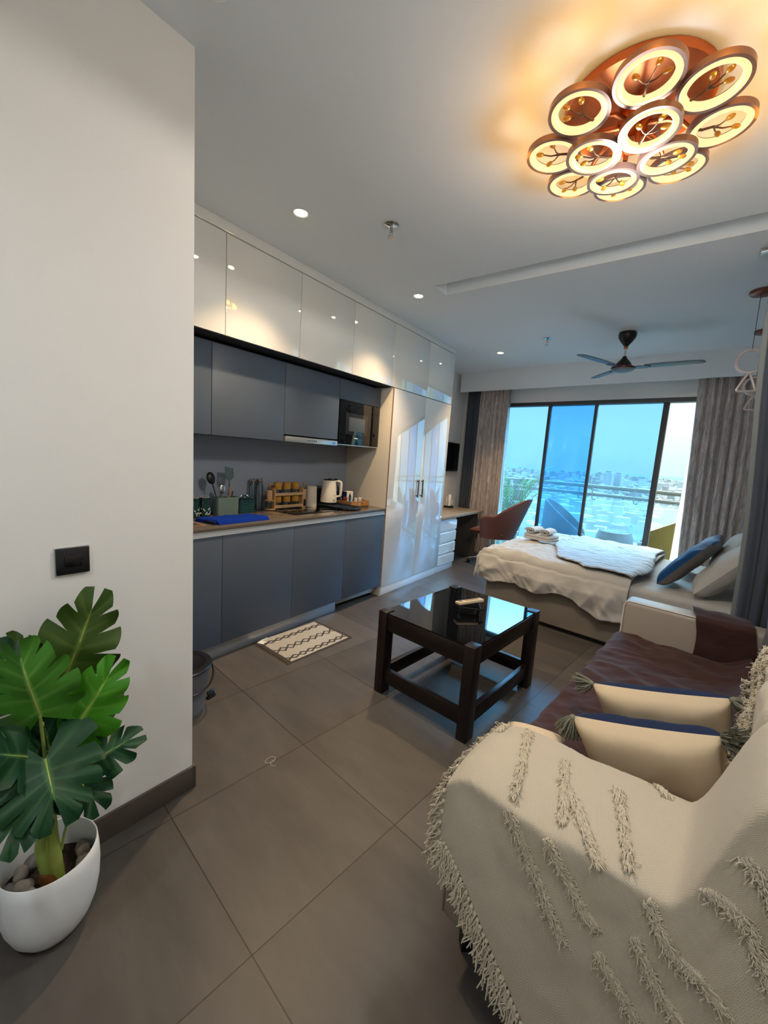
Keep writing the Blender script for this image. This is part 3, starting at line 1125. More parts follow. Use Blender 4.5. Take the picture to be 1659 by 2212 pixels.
for row, z in ((0, .027), (1, .133)):
    for k in range(3):
        y = -.10 + k * .1
        j = kthing('spice_jar', '%s glass spice jar with amber sleeve on the rack\'s %s shelf' % (jl[k], ('lower', 'upper')[row]), 'jar', (RX - .002, RY + y, ZC + z), 'spice jars on the bamboo rack')
        r = .034
        hh = .085 if row == 0 else .10
        MB().lathe([(0, 0), (r - .001, 0), (r, .004), (r, hh * .55), (r - .003, hh * .55)], 24).build('glass', M['glass_clear'], j)
        MB().lathe([(r + .001, hh * .4), (r + .0015, hh * .42), (r + .0015, hh - .004), (r - .004, hh), (0, hh)], 24).build('sleeve_lid', M['jar_label'], j)
for s, y, lb in ((0, -.195, 'bamboo-sleeved oil bottle with cork on the rack\'s left end shelf'), (1, .195, 'bamboo-sleeved oil bottle with cork on the rack\'s right end shelf')):
    j = kthing('oil_bottle', lb, 'bottle', (RX + .008, RY + y, ZC + .087), 'oil bottles at the rack ends')
    MB().lathe([(0, 0), (.023, 0), (.024, .003), (.024, .075), (.02, .082)], 20).build('sleeve', M['bamboo'], j)
    MB().lathe([(.016, .078), (.017, .092), (.01, .104), (.008, .118)], 16).build('neck', M['glass_clear'], j)
    MB().lathe([(0, .112), (.009, .112), (.011, .135), (.006, .142), (0, .142)], 14).build('stopper', M['wood'], j)
    g = kthing('small_jar', 'small clear jar standing under the rack\'s %s end shelf' % ('left', 'right')[s], 'jar', (RX + .008, RY + y, ZC + .0125), 'small jars under the rack ends')
    MB().lathe([(0, 0), (.023, 0), (.024, .004), (.024, .05), (.02, .054)], 20).build('glass', M['glass_clear'], g)
    MB().lathe([(.021, .052), (.022, .054), (.022, .062), (0, .062)], 18).build('lid', M['steel'], g)
# paper roll
t = kthing('paper_towel_roll', 'beige paper towel roll between spice rack and kettle', 'paper roll', (-.458, 2.965, ZC))
MB().lathe([(.017, .002), (.055, 0), (.0545, .006), (.050, .186), (.047, .19), (.017, .19)], 36, close=True).build('roll', M['paper_roll'], t)
MB().box((.045, .018, .004), (.0515, .0205, .186), .001, rot=Matrix.Rotation(R(3), 3, 'X')).build('loose_edge', M['paper_roll'], t)
# navy bin behind the kettle
t = kthing('storage_tub', 'dark navy tub in shadow between paper roll and kettle', 'tub', (-.497, 3.10, ZC))
MB().box((-.045, -.07, 0), (.045, .07, .13), .01).build('tub_body', M['navy_tray'], t)
MB().box((-.048, -.073, .13), (.048, .073, .17), .008).build('lid', M['navy_tray'], t)
# rubber tray
t = kthing('drip_tray', 'dark ridged drip tray with a spout under the kettle', 'tray', (-.27, 3.12, ZC + .0042))
b = MB()
pts = [(-.16, -.10), (.175, -.10), (.21, -.085), (.24, -.03), (.24, .06), (.21, .10), (-.16, .10)]
b.poly([(x, y, 0) for x, y in pts], (0, 0, .008))
n = len(pts)
for i in range(n):
    p, qv = pts[i], pts[(i + 1) % n]
    b.tube([(p[0], p[1], .014), (qv[0], qv[1], .014)], .012, 8)
for k in range(9):
    b.box((-.13 + k * .035, -.085, .006), (-.115 + k * .035, .085, .018), .004)
b.build('tray_body', M['navy_tray'], t)
# kettle
t = kthing('electric_kettle', 'cream white electric kettle with side handle', 'kettle', (-.355, 3.095, ZC + .0275))
MB().lathe([(0, 0), (.07, 0), (.074, .006), (.074, .016), (.07, .02)], 32).build('power_base', M['black_plastic'], t)
MB().lathe([(0, .02), (.079, .02), (.08, .026), (.072, .13), (.063, .225), (.058, .229)], 40).build('body', M['cream_plastic'], t)
b = MB().lathe([(.058, .227), (.06, .231), (.05, .236), (.02, .239), (0, .239)], 32)
b.ball((0, 0, .241), (.014, .014, .005), 2)
b.build('lid', M['black_plastic'], t)
hd = MB()
hp = [(.058, .222), (.09, .222), (.112, .212), (.116, .19), (.114, .10), (.106, .078), (.074, .072)]
hd.tube([(x * math.sin(.75) * 1.0, x * math.cos(.75), z) for x, z in hp], [.010, .011, .0125, .013, .013, .0115, .01], 12)
hd.build('handle', M['cream_plastic'], t)
MB().cyl((.0775 * math.cos(-.1), .0775 * math.sin(-.1), .042), (.081 * math.cos(-.1), .081 * math.sin(-.1), .042), .011, seg=20).build('switch', M['alu'], t)
MB().box((.0735, -.012, .085), (.0755, .012, .09)).build('badge', mat('grey_print', '#77736c', .5), t)
# tray box with tea things
TX, TY = -.37, 3.392
t = kthing('tea_tray', 'open walnut box tray in the worktop corner', 'tray', (TX, TY, ZC))
b = MB().box((-.17, -.14, 0), (.17, .14, .006))
b.box((-.17, -.14, 0), (.17, -.13, .055), .002).box((-.17, .13, 0), (.17, .14, .055), .002).box((-.17, -.13, 0), (-.16, .13, .055), .002)
b.build('box_body', M['walnut'], t)
b = MB().box((.16, -.14, 0), (.17, -.04, .055)).box((.16, .04, 0), (.17, .14, .055)).box((.16, -.04, 0), (.17, .04, .02)).box((.16, -.04, .038), (.17, .04, .055))
b.build('front_panel', M['wood'], t)
def crate(name, label, cat, x, y, z, group=None):
    return kthing(name, label, cat, (TX + x, TY + y, ZC + z), group)


s = crate('tea_box', 'patterned white tea box with navy arch panel', 'box', .03, -.035, .0065)
MB().box((-.03, -.05, 0), (.03, .05, .135), .001).build('carton', M['paper'], s)
MB().box((-.03, -.0515, .0), (.03, -.05, .135)).build('navy_side', M['navy_card'], s)
b = MB()   # lattice print
for i in range(9):
    for k in range(12):
        y, z = -.046 + i * .0115, .006 + k * .0112
        if abs(y) < .024 and z < .115:
            continue
        b.box((.03, y - .003, z - .003), (.0304, y + .003, z + .003), rot=Matrix.Rotation(PI / 4, 3, 'X'))
b.build('lattice_print', M['navy_card'], s)
b = MB()
pts = [(.0306, -.02, .008), (.0306, .02, .008), (.0306, .02, .085), (.0306, .013, .105), (.0306, 0, .12), (.0306, -.013, .105), (.0306, -.02, .085)]
b.poly(pts, (.0004, 0, 0))
b.build('arch_panel', M['navy_card'], s)
MB().box((.031, -.016, .012), (.0313, .016, .05)).box((.031, -.01, .066), (.0313, .01, .072)).build('blue_label', M['blue_card'], s)
s = crate('sugar_bottle', 'clear bottle with a dark stopper standing behind the tea box', 'bottle', -.115, -.06, .0065)
MB().lathe([(0, 0), (.038, 0), (.04, .005), (.04, .13), (.03, .16), (.014, .185), (.013, .205)], 24).build('glass', M['glass_clear'], s)
MB().lathe([(0, .198), (.0155, .198), (.018, .21), (.018, .232), (.0165, .25), (0, .25)], 18).build('stopper', M['black_plastic'], s)
MB().lathe([(.0185, .212), (.0188, .216), (.0188, .23), (.0183, .233)], 18).build('stopper_band', M['cream_plastic'], s)
s = crate('sachet_box', 'navy sachet box leaning beside the patterned tea box', 'box', -.02, -.105, .0065)
MB().box((-.045, -.016, 0), (.03, .008, .13), .001).build('carton', M['navy_card'], s)
b = MB()
for k in range(3):
    b.box((.0302, -.009, .025 + k * .03), (.0306, .001, .038 + k * .03))
b.build('printed_marks', M['white_print'], s)
s = crate('red_packet', 'thin red packet tucked beside the kettle handle', 'packet', .065, -.115, .0065)
MB().box((-.025, -.004, 0), (.025, .004, .085), .001, rot=Matrix.Rotation(R(8), 3, 'Y')).build('packet_body', mat('dull_red_packet', '#7d3b33', .5), s)
for k in range(3):
    s = crate('tea_cup', ('patterned small cup nearest the tea box', 'patterned small cup in the middle of the three', 'patterned small cup nearest the wardrobe panel')[k], 'cup', .085 + .02 * (k % 2), .042 + k * .037 - .012, .0065, 'patterned cups in the walnut tray')
    MB().lathe([(0, 0), (.014, 0), (.0175, .045), (.018, .07), (.016, .07), (.0155, .045), (0, .006)], 20).build('cup_body', M['paper'], s)
    b = MB()
    for q2 in range(14):
        a = q2 * 2 * PI / 14
        for z in (.02, .034, .048, .062):
            rr = .0152 + (z - .02) * .07
            b.ball((rr * math.cos(a + z * 20), rr * math.sin(a + z * 20), z), .0027, 1)
    b.build('dot_print', mat('charcoal_print', '#3b3a3c', .5), s)
s = crate('sachet', 'black coffee sachets lying behind the small cups', 'sachet', -.06, .075, .0065)
MB().box((-.06, -.04, 0), (.05, .04, .06), .012).build('packet_body', M['black_plastic'], s)
# blue towel
t = kthing('kitchen_towel', 'folded royal blue towel on the worktop edge', 'towel', (-.15, 1.92, ZC))


def towel(u, v):
    x = -.105 + .21 * u
    y = -.2 + .4 * v
    e = min(u, 1 - u, 1) * 2
    z = .026 + .008 * nz(x * 9, y * 9, 3) + .006 * nz(x * 24, y * 24, 1)
    d = min(u, 1 - u) * .21
    z *= min(1, (d / .012) ** .5 if d < .012 else 1)
    x += .012 * nz(y * 6, 2)
    return Vector((x, y + .05 * (u - .5), max(z, .0)))


b = MB().grid(26, 44, towel)
for side in (0, 1):
    v0 = side
    b.grid(26, 3, lambda u, w: (lambda p: Vector((p.x, p.y + (.004 if side else -.004) * math.sin(w * PI), p.z * (1 - w))))(towel(u, v0)))
b.build('folded_cloth', M['towel_blue'], t, angle=80, merge=.0006)
b = MB()
for k in range(3):
    b.box((-.1, -.206 - .002 * k, .003 + k * .007), (.1, -.198, .007 + k * .007), .0015)
b.build('fold_edges', mat('dark_navy_towel_edge', '#0e1c46', .95), t)
# ------------------------------------------------------------------ floor things by the kitchen
t = thing('kitchen_mat', 'cream and charcoal diamond patterned mat along the base cabinets', 'mat', (-.07, 2.326, 0), R(2.5))
b = MB()


def matf(u, v):
    x, y = -.213 + .426 * u, -.312 + .624 * v
    e = min(u * .426, (1 - u) * .426, v * .624, (1 - v) * .624)
    return Vector((x, y, .009 * min(1, (e / .008)) + .002 * nz(x * 18, y * 18) * (e > .01) + .004 * max(0, nz(x * 3, y * 3, 4)) + .001))


b.grid(40, 60, matf)
b.build('woven_pile', M['rug'], t, angle=80)
MB().box((-.212, -.311, 0), (.212, .311, .003)).build('backing', mat('charcoal_mat_backing', '#3a3532', .9), t)
MB().box((-.19, -.286, .0115), (-.14, -.24, .0125), rot=Matrix.Rotation(R(20), 3, 'Z')).build('care_label', M['paper'], t)
MB().box((-.205, -.25, .0115), (-.188, -.19, .014), .002, rot=Matrix.Rotation(R(8), 3, 'Z')).build('corner_tape', M['paper'], t)

t = thing('bucket', 'slate grey bucket with black lid beside the cream wall end', 'bucket', (.195, 1.315, 0))
MB().lathe([(0, 0), (.105, 0), (.112, .01), (.114, .03), (.136, .245), (.141, .25), (.141, .262), (.136, .265), (.132, .262), (.11, .012), (0, .01)], 48).build('pail', M['bucket'], t)
MB().lathe([(.134, .258), (.15, .262), (.152, .270), (.146, .277), (.12, .279), (.112, .272), (.05, .268), (0, .27)], 48).build('lid', M['black_plastic'], t)
hp = []
for k in range(21):
    a = PI * k / 20
    hp.append((.146 * math.cos(a) * .72 + .142 * math.cos(a) * .28, 0, 0))
pts = []
for k in range(23):
    a = -PI / 2 + PI * k / 22
    d = Vector((math.cos(a) * .155, math.sin(a) * .158, .235 - .07 * math.cos(a)))
    pts.append(d)
MB().tube(pts, .0055, 8).build('handle', M['black_plastic'], t)
for y in (-.153, .153):
    MB().ball((0, y, .232), (.013, .012, .02), 2).build('handle_ear', M['black_plastic'], t)
t = thing('plastic_clip', 'small black plastic piece on the floor behind the bucket', 'clip', (.172, 1.487, 0), .35)
MB().box((-.012, -.028, 0), (.012, .028, .012), .004).box((-.006, -.024, .006), (.004, .024, .045), .003, rot=Matrix.Rotation(R(-25), 3, 'Y')).build('clip_body', M['black_plastic'], t)
t = thing('thread_loop', 'tiny pale loop of loose thread lying on the floor tiles', 'thread', (.83, 1.466, 0))
pts = []
for k in range(46):
    a = k / 45 * 4 * PI
    pts.append((.016 * math.cos(a) + (.03 if a > 2 * PI else 0) * sstep(2 * PI, 3 * PI, a) - .005, .026 * math.sin(a) * (1 if a < 2 * PI else .6), .0015 + .0008 * math.sin(a * 3)))
MB().tube(pts, .0009, 5).build('thread_strand', M['thread'], t)

# ------------------------------------------------------------------ coffee table
X0, X1, Y0, Y1 = .745, 1.402, 2.25, 3.085
TT = .522
t = thing('coffee_table', 'dark wood coffee table with a black glass top', 'coffee table', ((X0 + X1) / 2, (Y0 + Y1) / 2, 0))
hx, hy = (X1 - X0) / 2, (Y1 - Y0) / 2
lw = .062
for sx in (-1, 1):
    for sy in (-1, 1):
        b = MB()
        xa, xb = sx * hx, sx * (hx - lw)
        ya, yb = sy * hy, sy * (hy - .075)
        b.box((min(xa, xb), min(ya, yb), 0), (max(xa, xb), max(ya, yb), TT), .003)
        b.build('leg', M['wenge'], t)
for sx in (-1, 1):
    xa, xb = sx * (hx - .008), sx * (hx - .04)
    MB().box((min(xa, xb), -hy + .07, .41), (max(xa, xb), hy - .07, TT - .014), .002).build('apron', M['wenge_h'], t)
    xa, xb = sx * (hx - .012), sx * (hx - .045)
    MB().box((min(xa, xb), -hy + .07, .075), (max(xa, xb), hy - .07, .16), .002).build('stretcher', M['wenge_h'], t)
for sy in (-1, 1):
    ya, yb = sy * (hy - .008), sy * (hy - .04)
    MB().box((-hx + .06, min(ya, yb), .41), (hx - .06, max(ya, yb), TT - .014), .002).build('apron', M['wenge_h'], t)
    ya, yb = sy * (hy - .012), sy * (hy - .045)
    MB().box((-hx + .06, min(ya, yb), .075), (hx - .06, max(ya, yb), .16), .002).build('stretcher', M['wenge_h'], t)
b = MB()   # glass with notched corners around the legs
nx, ny = hx - .012, hy - .012
cx, cy = hx - lw - .001, hy - .076
pts = [(-cx, -ny), (cx, -ny), (cx, -cy), (nx, -cy), (nx, cy), (cx, cy), (cx, ny), (-cx, ny), (-cx, cy), (-nx, cy), (-nx, -cy), (-cx, -cy)]
b.poly([(x, y, TT - .0135) for x, y in pts], (0, 0, .008))
b.build('glass_top', M['black_gloss'], t, angle=20)

t = thing('remote_caddy', 'black folded leatherette caddy on the coffee table', 'caddy', (1.105, 2.69, TT - .0045), R(35))
b = MB()
z1 = .045
b.box((-.055, -.05, 0), (.055, .05, .004))
for lo, hi, ax, an in (((-.055, -.05, 0), (-.051, .05, z1), 'Y', -14), ((.051, -.05, 0), (.055, .05, z1), 'Y', 14), ((-.055, -.05, 0), (.055, -.046, z1), 'X', 14), ((-.055, .046, 0), (.055, .05, z1), 'X', -14)):
    b.box(lo, hi, .001, rot=Matrix.Rotation(R(an), 3, ax), piv=((lo[0] + hi[0]) / 2 if ax == 'Y' else 0, (lo[1] + hi[1]) / 2 if ax == 'X' else 0, 0))
b.build('tray_walls', M['black_rubber'], t)
for x, y, rz_ in ((-.068, .062, 45), (.068, -.062, 45), (-.066, -.06, -45)):
    MB().box((x - .02, y - .0015, z1 - .012), (x + .02, y + .0015, z1 + .001), .001, rot=Matrix.Rotation(R(rz_), 3, 'Z')).build('corner_flap', M['black_rubber'], t)
MB().tube([(.062, -.058, .01), (.066, -.062, .04), (.07, -.066, .057)], .0018, 6).build('snap_clip', M['chrome'], t)
MB().tube([(.03, -.064, .012), (.034, -.066, .045)], .0016, 6).build('snap_clip', M['chrome'], t)
t = thing('remote_control', 'beige button-covered remote lying across the black caddy', 'remote control', (1.105, 2.69, TT + .050), R(62))
t.rotation_euler = (R(-10), R(-4), R(62))
MB().box((-.09, -.026, 0), (.09, .026, .02), .006).build('case', mat('cream_remote_plastic', '#c9b493', .4), t)
b = MB()
for i in range(6):
    for k in range(3):
        b.box((-.035 + i * .017, -.017 + k * .0125, .0198), (-.024 + i * .017, -.009 + k * .0125, .0218), .001)
b.build('keypad', mat('olive_tan_buttons', '#8a7a5c', .5), t)
MB().box((-.078, -.015, .0198), (-.05, .015, .0206)).build('display', mat('grey_remote_display', '#6f6d62', .2), t)

# ------------------------------------------------------------------ sofa
t = thing('sofa', 'beige sofa draped with a brown velvet cover and a cream throw', 'sofa', (0, 0, 0))
MB().box((1.83, 1.42, .12), (2.72, 3.58, .27), .015).build('base_frame', M['leather_beige'], t)


def arm(y0, y1):
    b = MB().box((1.80, y0, .13), (2.68, y1, .605), .035, 4)
    return b


MB().box((1.815, 1.405, .13), (2.68, 1.70, .555), .02, 3).build('armrest', M['leather_beige'], t)
MB().box((1.80, 3.42, .13), (2.68, 3.59, .635), .028, 4).build('armrest', M['leather_tan'], t)
for y, z1, in ((3.425, .63), ):
    MB().tube([(1.803, y, .14), (1.803, y, z1 - .03), (1.81, y + .004, z1 - .004), (1.83, y + .004, z1 + .002), (2.2, y + .004, z1 + .004)], .004, 8).build('piping', M['cream_plastic'], t)
MB().tube([(1.819, 1.409, .14), (1.819, 1.409, .54)], .004, 8).build('piping', M['leather_beige'], t)
MB().box((2.50, 1.80, .2), (2.72, 3.58, .84), .05, 4).build('backrest', M['leather_beige'], t)
MB().box((1.815, 1.71, .24), (2.45, 3.41, .335), .03, 4).build('seat_cushion', M['leather_beige'], t)
for x, y in ((1.87, 1.475), (1.87, 3.53), (2.64, 1.475), (2.64, 3.53)):
    MB().cyl((x, y, 0), (x + (.012 if x < 2 else -.0), y, .13), .021, .034, seg=4).build('foot', M['black_matt'], t)


# brown velvet cover: over the seat, down the front, up the back, and a flap over the far arm
def velvet_seat(u, v):
    y = 1.765 + 1.62 * v                       # along the sofa
    s = u * 1.62                               # across: front hem -> seat -> back
    wr = .012 * nz(y * 5, s * 5) + .006 * nz(y * 14, s * 9, 3) + .013 * ridge(y * 6 + s * 3, s * 4, 5) + .006 * ridge(y * 13 - s * 6, s * 9, 2)
    hem = .22 + .05 * nz(y * 3, 7) + .04 * sstep(2.6, 1.8, y)
    front = hem
    if s < front:
        d = front - s
        x = 1.775 + .02 * nz(y * 9, d * 4) + .016 * ridge(y * 11 + d * 3, d * 2, 7) * (d / front) - .03 * (d / front)
        z = .40 - d
        return Vector((x, y, z))
    s -= front
    r = .05
    if s < .65:
        x = 1.785 + s
        k = min(1, s / r)
        z = .412 + wr + .018 * math.sqrt(max(0, 1 - (1 - k) ** 2)) - .01
        if y > 3.35:
            z += .0
        z -= .055 * math.exp(-((x - 2.2) / .22) ** 2 - ((y - 2.08) / .30) ** 2)
        if x > 2.28:
            z += (x - 2.28) ** 2 * 3
        return Vector((x, y, z))
    s -= .65
    if s < .46:
        return Vector((2.46 + .012 * nz(y * 6, s * 6, 2), y, .46 + s * .95))
    s -= .46
    return Vector((2.465 + s, y, .895 - .015 * math.cos(s * 5) + .01 * nz(y * 6, s * 5, 1)))


cv = thing('velvet_cover', 'crumpled brown velvet cover over the sofa seat and far arm', 'sofa cover', (0, 0, 0))
MB().grid(110, 150, velvet_seat).build('seat_sheet', M['velvet'], cv, angle=80)


def velvet_arm(u, v):
    # over the far arm near its back end
    x = 2.16 + .26 * u + .03 * nz(v * 4, 2) + .02 * math.sin(v * 9)
    s = v * .78
    w = .012 * nz(x * 9, s * 7, 6) + .008 * ridge(x * 6, s * 8, 2)
    if s < .25:
        return Vector((x + (.25 - s) * .1, 3.402 + w * .5 - .01, .44 + s * .86 - .02))
    s -= .25
    if s < .24:
        k = s / .24
        return Vector((x, 3.395 + .215 * k, .648 + w + .014 * math.sin(PI * k)))
    s -= .24
    return Vector((x, 3.612 + w * .5, .655 - s))


MB().grid(40, 50, velvet_arm).build('arm_flap', M['velvet'], cv, angle=80)


# cream throw: over the near arm and the end of the back
def arm_top(x):
    return .632 + .29 * sstep(2.31, 2.43, x) + .015 * sstep(2.0, 2.3, x)


def low_edge(x):
    # height of the slanting fringed hem on the outer face
    if x < 1.82:
        return .46
    return max(.02, .46 - (x - 1.82) * 1.25)


LX = 0.92


def throw_arm(u, v):
    x = 1.795 + LX * u
    zt_ = arm_top(x)
    inner, top, r = .16, .30, .05
    low = low_edge(x)
    outer = max(.05, zt_ - low)
    if u < .03:
        pass
    tot = inner + top + outer
    s = v * tot
    w = .006 * nz(x * 7, s * 7, 2) + .004 * nz(x * 17, s * 15, 8)
    fold = .010 * ridge(x * 3.2 - s * 2.2, s * 1.5, 4) * sstep(0, .2, s)
    y_in, y_out = 1.735, 1.386
    if s < inner:
        p = Vector((x, y_in + .02 * (inner - s) / inner + w, zt_ - (inner - s) - .03))
    elif s < inner + top:
        k = (s - inner) / top
        hh = .030 * (1 - abs(2 * k - 1) ** 3)
        p = Vector((x, y_in + (y_out - y_in) * k, zt_ - .03 + hh + w + fold * .5))
    else:
        d = s - inner - top
        p = Vector((x, y_out - .012 * math.sin(min(1, d / .3) * PI / 2) + w + fold - .006, zt_ - .03 - d))
    # front end: curl down over the rounded arm front
    if u < .12:
        k = 1 - u / .12
        p.z -= .045 * k * k
        p.x += .012 * k * k
    return p


th = thing('cream_throw', 'cream herringbone throw with tufted stripes over the sofa\'s near arm', 'throw', (0, 0, 0))
NU, NV = 90, 120


def with_uv(b, name, f, nu, nv, su, sv, parent, m, ang=0):
    o = b.build(name, m, parent, angle=80, norm=True)
    me = o.data
    uvl = me.uv_layers.new(name='UVMap')
    c, s = math.cos(ang), math.sin(ang)
    for lp in me.loops:
        i, j = divmod(lp.vertex_index, nv + 1)
        a, d = i / nu * su, j / nv * sv
        uvl.data[lp.index].uv = (c * a - s * d, s * a + c * d)
    return o


with_uv(MB().grid(NU, NV, throw_arm), 'arm_drape', throw_arm, NU, NV, LX, 1.0, th, M['throw'], .45)


def throw_back(u, v):
    # covers the front and top of the backrest at its near end; far hem slants
    s = u * 1.0
    yl = 1.712 + .0 * s
    yr = 2.06 + .42 * s + .03 * math.sin(s * 9)
    y = yl + (yr - yl) * v
    w = .010 * nz(y * 6, s * 6, 9) + .006 * nz(y * 16, s * 13, 2) + .012 * ridge(y * 4 + s * 3, s * 2, 7)
    if s < .09:
        return Vector((2.315 + s, y + .02, .50 + w))
    s -= .09
    if s < .40:
        return Vector((2.405 - w - .01 + s * .06, y, .52 + s - max(0, 1 - v / .08) * s))
    s -= .40
    k = min(1, s / .06)
    return Vector((2.42 + s, y, .915 + .028 * math.sin(k * PI / 2) + w - max(0, 1 - v / .08) * .4))


NU2, NV2 = 60, 56
with_uv(MB().grid(NU2, NV2, throw_back), 'back_drape', throw_back, NU2, NV2, 1.0, .6, th, M['throw'], .45)


def strand(b, p, d, L, r, droop=.0, wav=.004, n=5):
    """one thin yarn from p along d"""
    d = Vector(d).normalized()
    sd = random.random() * 40
    pts = []
    for k in range(n):
        q = k / (n - 1)
        pts.append(Vector(p) + d * L * q + Vector((nz(sd, q * 3), nz(sd, q * 3, 5), nz(sd, q * 3, 9))) * wav * (q + .3) * 2 + Vector((0, 0, -droop * q * q)))
    b.tube(pts, [r * (1 - .3 * k / (n - 1)) for k in range(n)], 4, cap=False)


def uv_point(f, u, v, e=.004):
    p = f(u, v)
    a = (f(min(1, u + e), v) - f(max(0, u - e), v))
    c = (f(u, min(1, v + e)) - f(u, max(0, v - e)))
    n = a.cross(c)
    if n.length > 0:
        n.normalize()
    return p, n, a.normalized(), c.normalized()


CAMP = Vector((2.32342, .47063, 1.45))


def face_cam(p, n):
    return n if n.dot(CAMP - p) > 0 else -n


def tuft_row(f, a, c, dens, name, ln=.021, wid=.010):
    """shaggy stripe from (u,v) a to c on surface f"""
    b = MB()
    n = int(dens)
    for k in range(n):
        q = k / n
        u = a[0] + (c[0] - a[0]) * q
        v = a[1] + (c[1] - a[1]) * q
        p, nn, ta, tv = uv_point(f, u, v)
        nn = face_cam(p, nn)
        along = (f(*c) - f(*a)).normalized()
        side = along.cross(nn).normalized()
        for m_ in range(9):
            off = side * random.uniform(-wid, wid)
            d = nn * random.uniform(.25, .6) + side * random.uniform(-.9, .9) + along * random.uniform(-.2, .9)
            if random.random() < .8:     # loop
                h = ln * .5
                e = p + off + along * ln * random.uniform(.3, .8) + side * random.uniform(-.006, .006)
                mid = (p + off + e) / 2 + nn * h * random.uniform(.5, .9)
                b.tube([p + off, p + off + nn * h * .6, mid, e + nn * .002, e], .0012, 4, cap=False)
            else:
                strand(b, p + off, d, ln * random.uniform(.6, 1.05), .0011, .008)
    o = b.build(name, M['yarn'], th, angle=80)
    return o


# (x along arm, z on the outer face) of the stripe ends
def vz(x, z):
    """v on the arm drape for height z on the outer face"""
    zt_ = arm_top(x)
    outer = max(.05, zt_ - low_edge(x))
    return (.46 + max(0, zt_ - .03 - z)) / (.46 + outer)


def ux(x):
    return (x - 1.795) / LX


def top_v(x, k):
    zt_ = arm_top(x)
    outer = max(.05, zt_ - low_edge(x))
    return (.16 + .30 * k) / (.46 + outer)


rows = [((1.983, .615), (2.145, .391), 60), ((2.081, .60), (2.202, .476), 42), ((2.279, .61), (2.411, .509), 52), ((2.214, .423), (2.293, .347), 36),
        ((2.271, .515), (2.361, .42), 36), ((2.358, .70), (2.458, .606), 40), ((2.40, .80), (2.56, .55), 50)]
for (xa, za), (xb, zb), n in rows:
    tuft_row(throw_arm, (ux(xa), vz(xa, za)), (ux(xb), vz(xb, zb)), n * 1.5, 'tufted_stripe')
tops = [((1.90, .10), (1.985, .93), 46), ((2.035, .30), (2.10, .9), 40), ((2.08, .62), (2.19, 1.0), 46), ((2.17, .35), (2.24, .95), 36), ((2.24, .03), (2.27, .16), 14), ((1.82, .05), (1.825, .26), 22)]
for (xa, ka), (xb, kb), n in tops:
    tuft_row(throw_arm, (ux(xa), top_v(xa, ka)), (ux(xb), top_v(xb, kb)), n * 1.3, 'tufted_stripe')
for (u0, v0), (u1, v1), n in (((.12, .82), (.5, .94), 60), ((.1, .55), (.55, .76), 60), ((.3, .42), (.62, .55), 50), ((.14, .2), (.45, .5), 56), ((.2, .45), (.48, .75), 56), ((.12, .62), (.4, .92), 50), ((.5, .68), (.75, .86), 50)):
    tuft_row(throw_back, (u0, v0), (u1, v1), n, 'tufted_stripe', .028, .012)
# knotted fringe: along the slanting hem, round the front corner, and along the back hem
b = MB()


def knot(p, d, nn, L):
    """a knotted bunch of yarn"""
    d = Vector(d).normalized()
    nn = Vector(nn)
    sd = d.cross(nn).normalized()
    for m_ in range(11):
        off = sd * random.uniform(-.006, .006) + nn * random.uniform(-.003, .004)
        strand(b, p + off * .5, d + sd * random.uniform(-.25, .25) + nn * random.uniform(-.1, .2), L * random.uniform(.75, 1.15), .0021, .012, .009)
    b.ball(p + d * .006, (.006, .006, .007), 1)


for k in range(64):
    x = 1.80 + .62 * k / 63
    p, nn, ta, tv = uv_point(throw_arm, min(1, max(0, ux(x))), 1.0)
    nn = face_cam(p, nn)
    knot(p, Vector((-.25, -.05, -1)) + nn * .12, nn, .062)
for k in range(16):
    v = top_v(1.8, 0) + (1 - top_v(1.8, 0)) * k / 15
    p, nn, ta, tv = uv_point(throw_arm, 0, v)
    d = Vector((-.55, -.1, -.8)) if v > .5 else Vector((-.5, .1, -.75))
    knot(p, d, Vector((-1, 0, 0)), .062)
tag(b.build('hem_fringe', M['yarn'], th, angle=80), kind='stuff')
b = MB()
for k in range(34):
    u = .03 + .94 * k / 33
    p, nn, ta, tv = uv_point(throw_back, u, 1.0)
    nn = face_cam(p, nn)
    knot(p, Vector((-.1, 1, -.25)) + nn * .15, nn, .05)
tag(b.build('back_fringe', M['yarn'], th, angle=80), kind='stuff')
b = MB()     # shaggy tuft on the front corner
p = throw_arm(.0, top_v(1.8, .06))
for k in range(60):
    strand(b, p + Vector((random.uniform(0, .03), random.uniform(-.03, .02), .0)), (random.uniform(-.8, .4), random.uniform(-.6, .6), random.uniform(.1, 1)), random.uniform(.02, .045), .0015, .015)
b.build('corner_tuft', M['yarn'], th, angle=80)


# ------------------------------------------------------------------ cushions
def pillow_mesh(w, h, t, side, n=34, pinch=.07, wr=.009, seed=0, puff=.45):
    b = MB()

    def f(u, v):
        a, c = u * 2 - 1, v * 2 - 1
        x = w / 2 * a * (1 - pinch * (1 - c * c))
        y = h / 2 * c * (1 - pinch * (1 - a * a))
        k = max(0, (1 - a ** 4) * (1 - c ** 4)) ** puff
        e = (1 - a * a) * (1 - c * c)
        z = side * t / 2 * k + (wr * (nz(x * 9 + seed, y * 9, side) + .6 * ridge(x * 7, y * 5 + seed, 2)) * min(1, 3 * k) if k > .05 else 0)
        return Vector((x, y, z))
    b.grid(n, n, f)
    return b


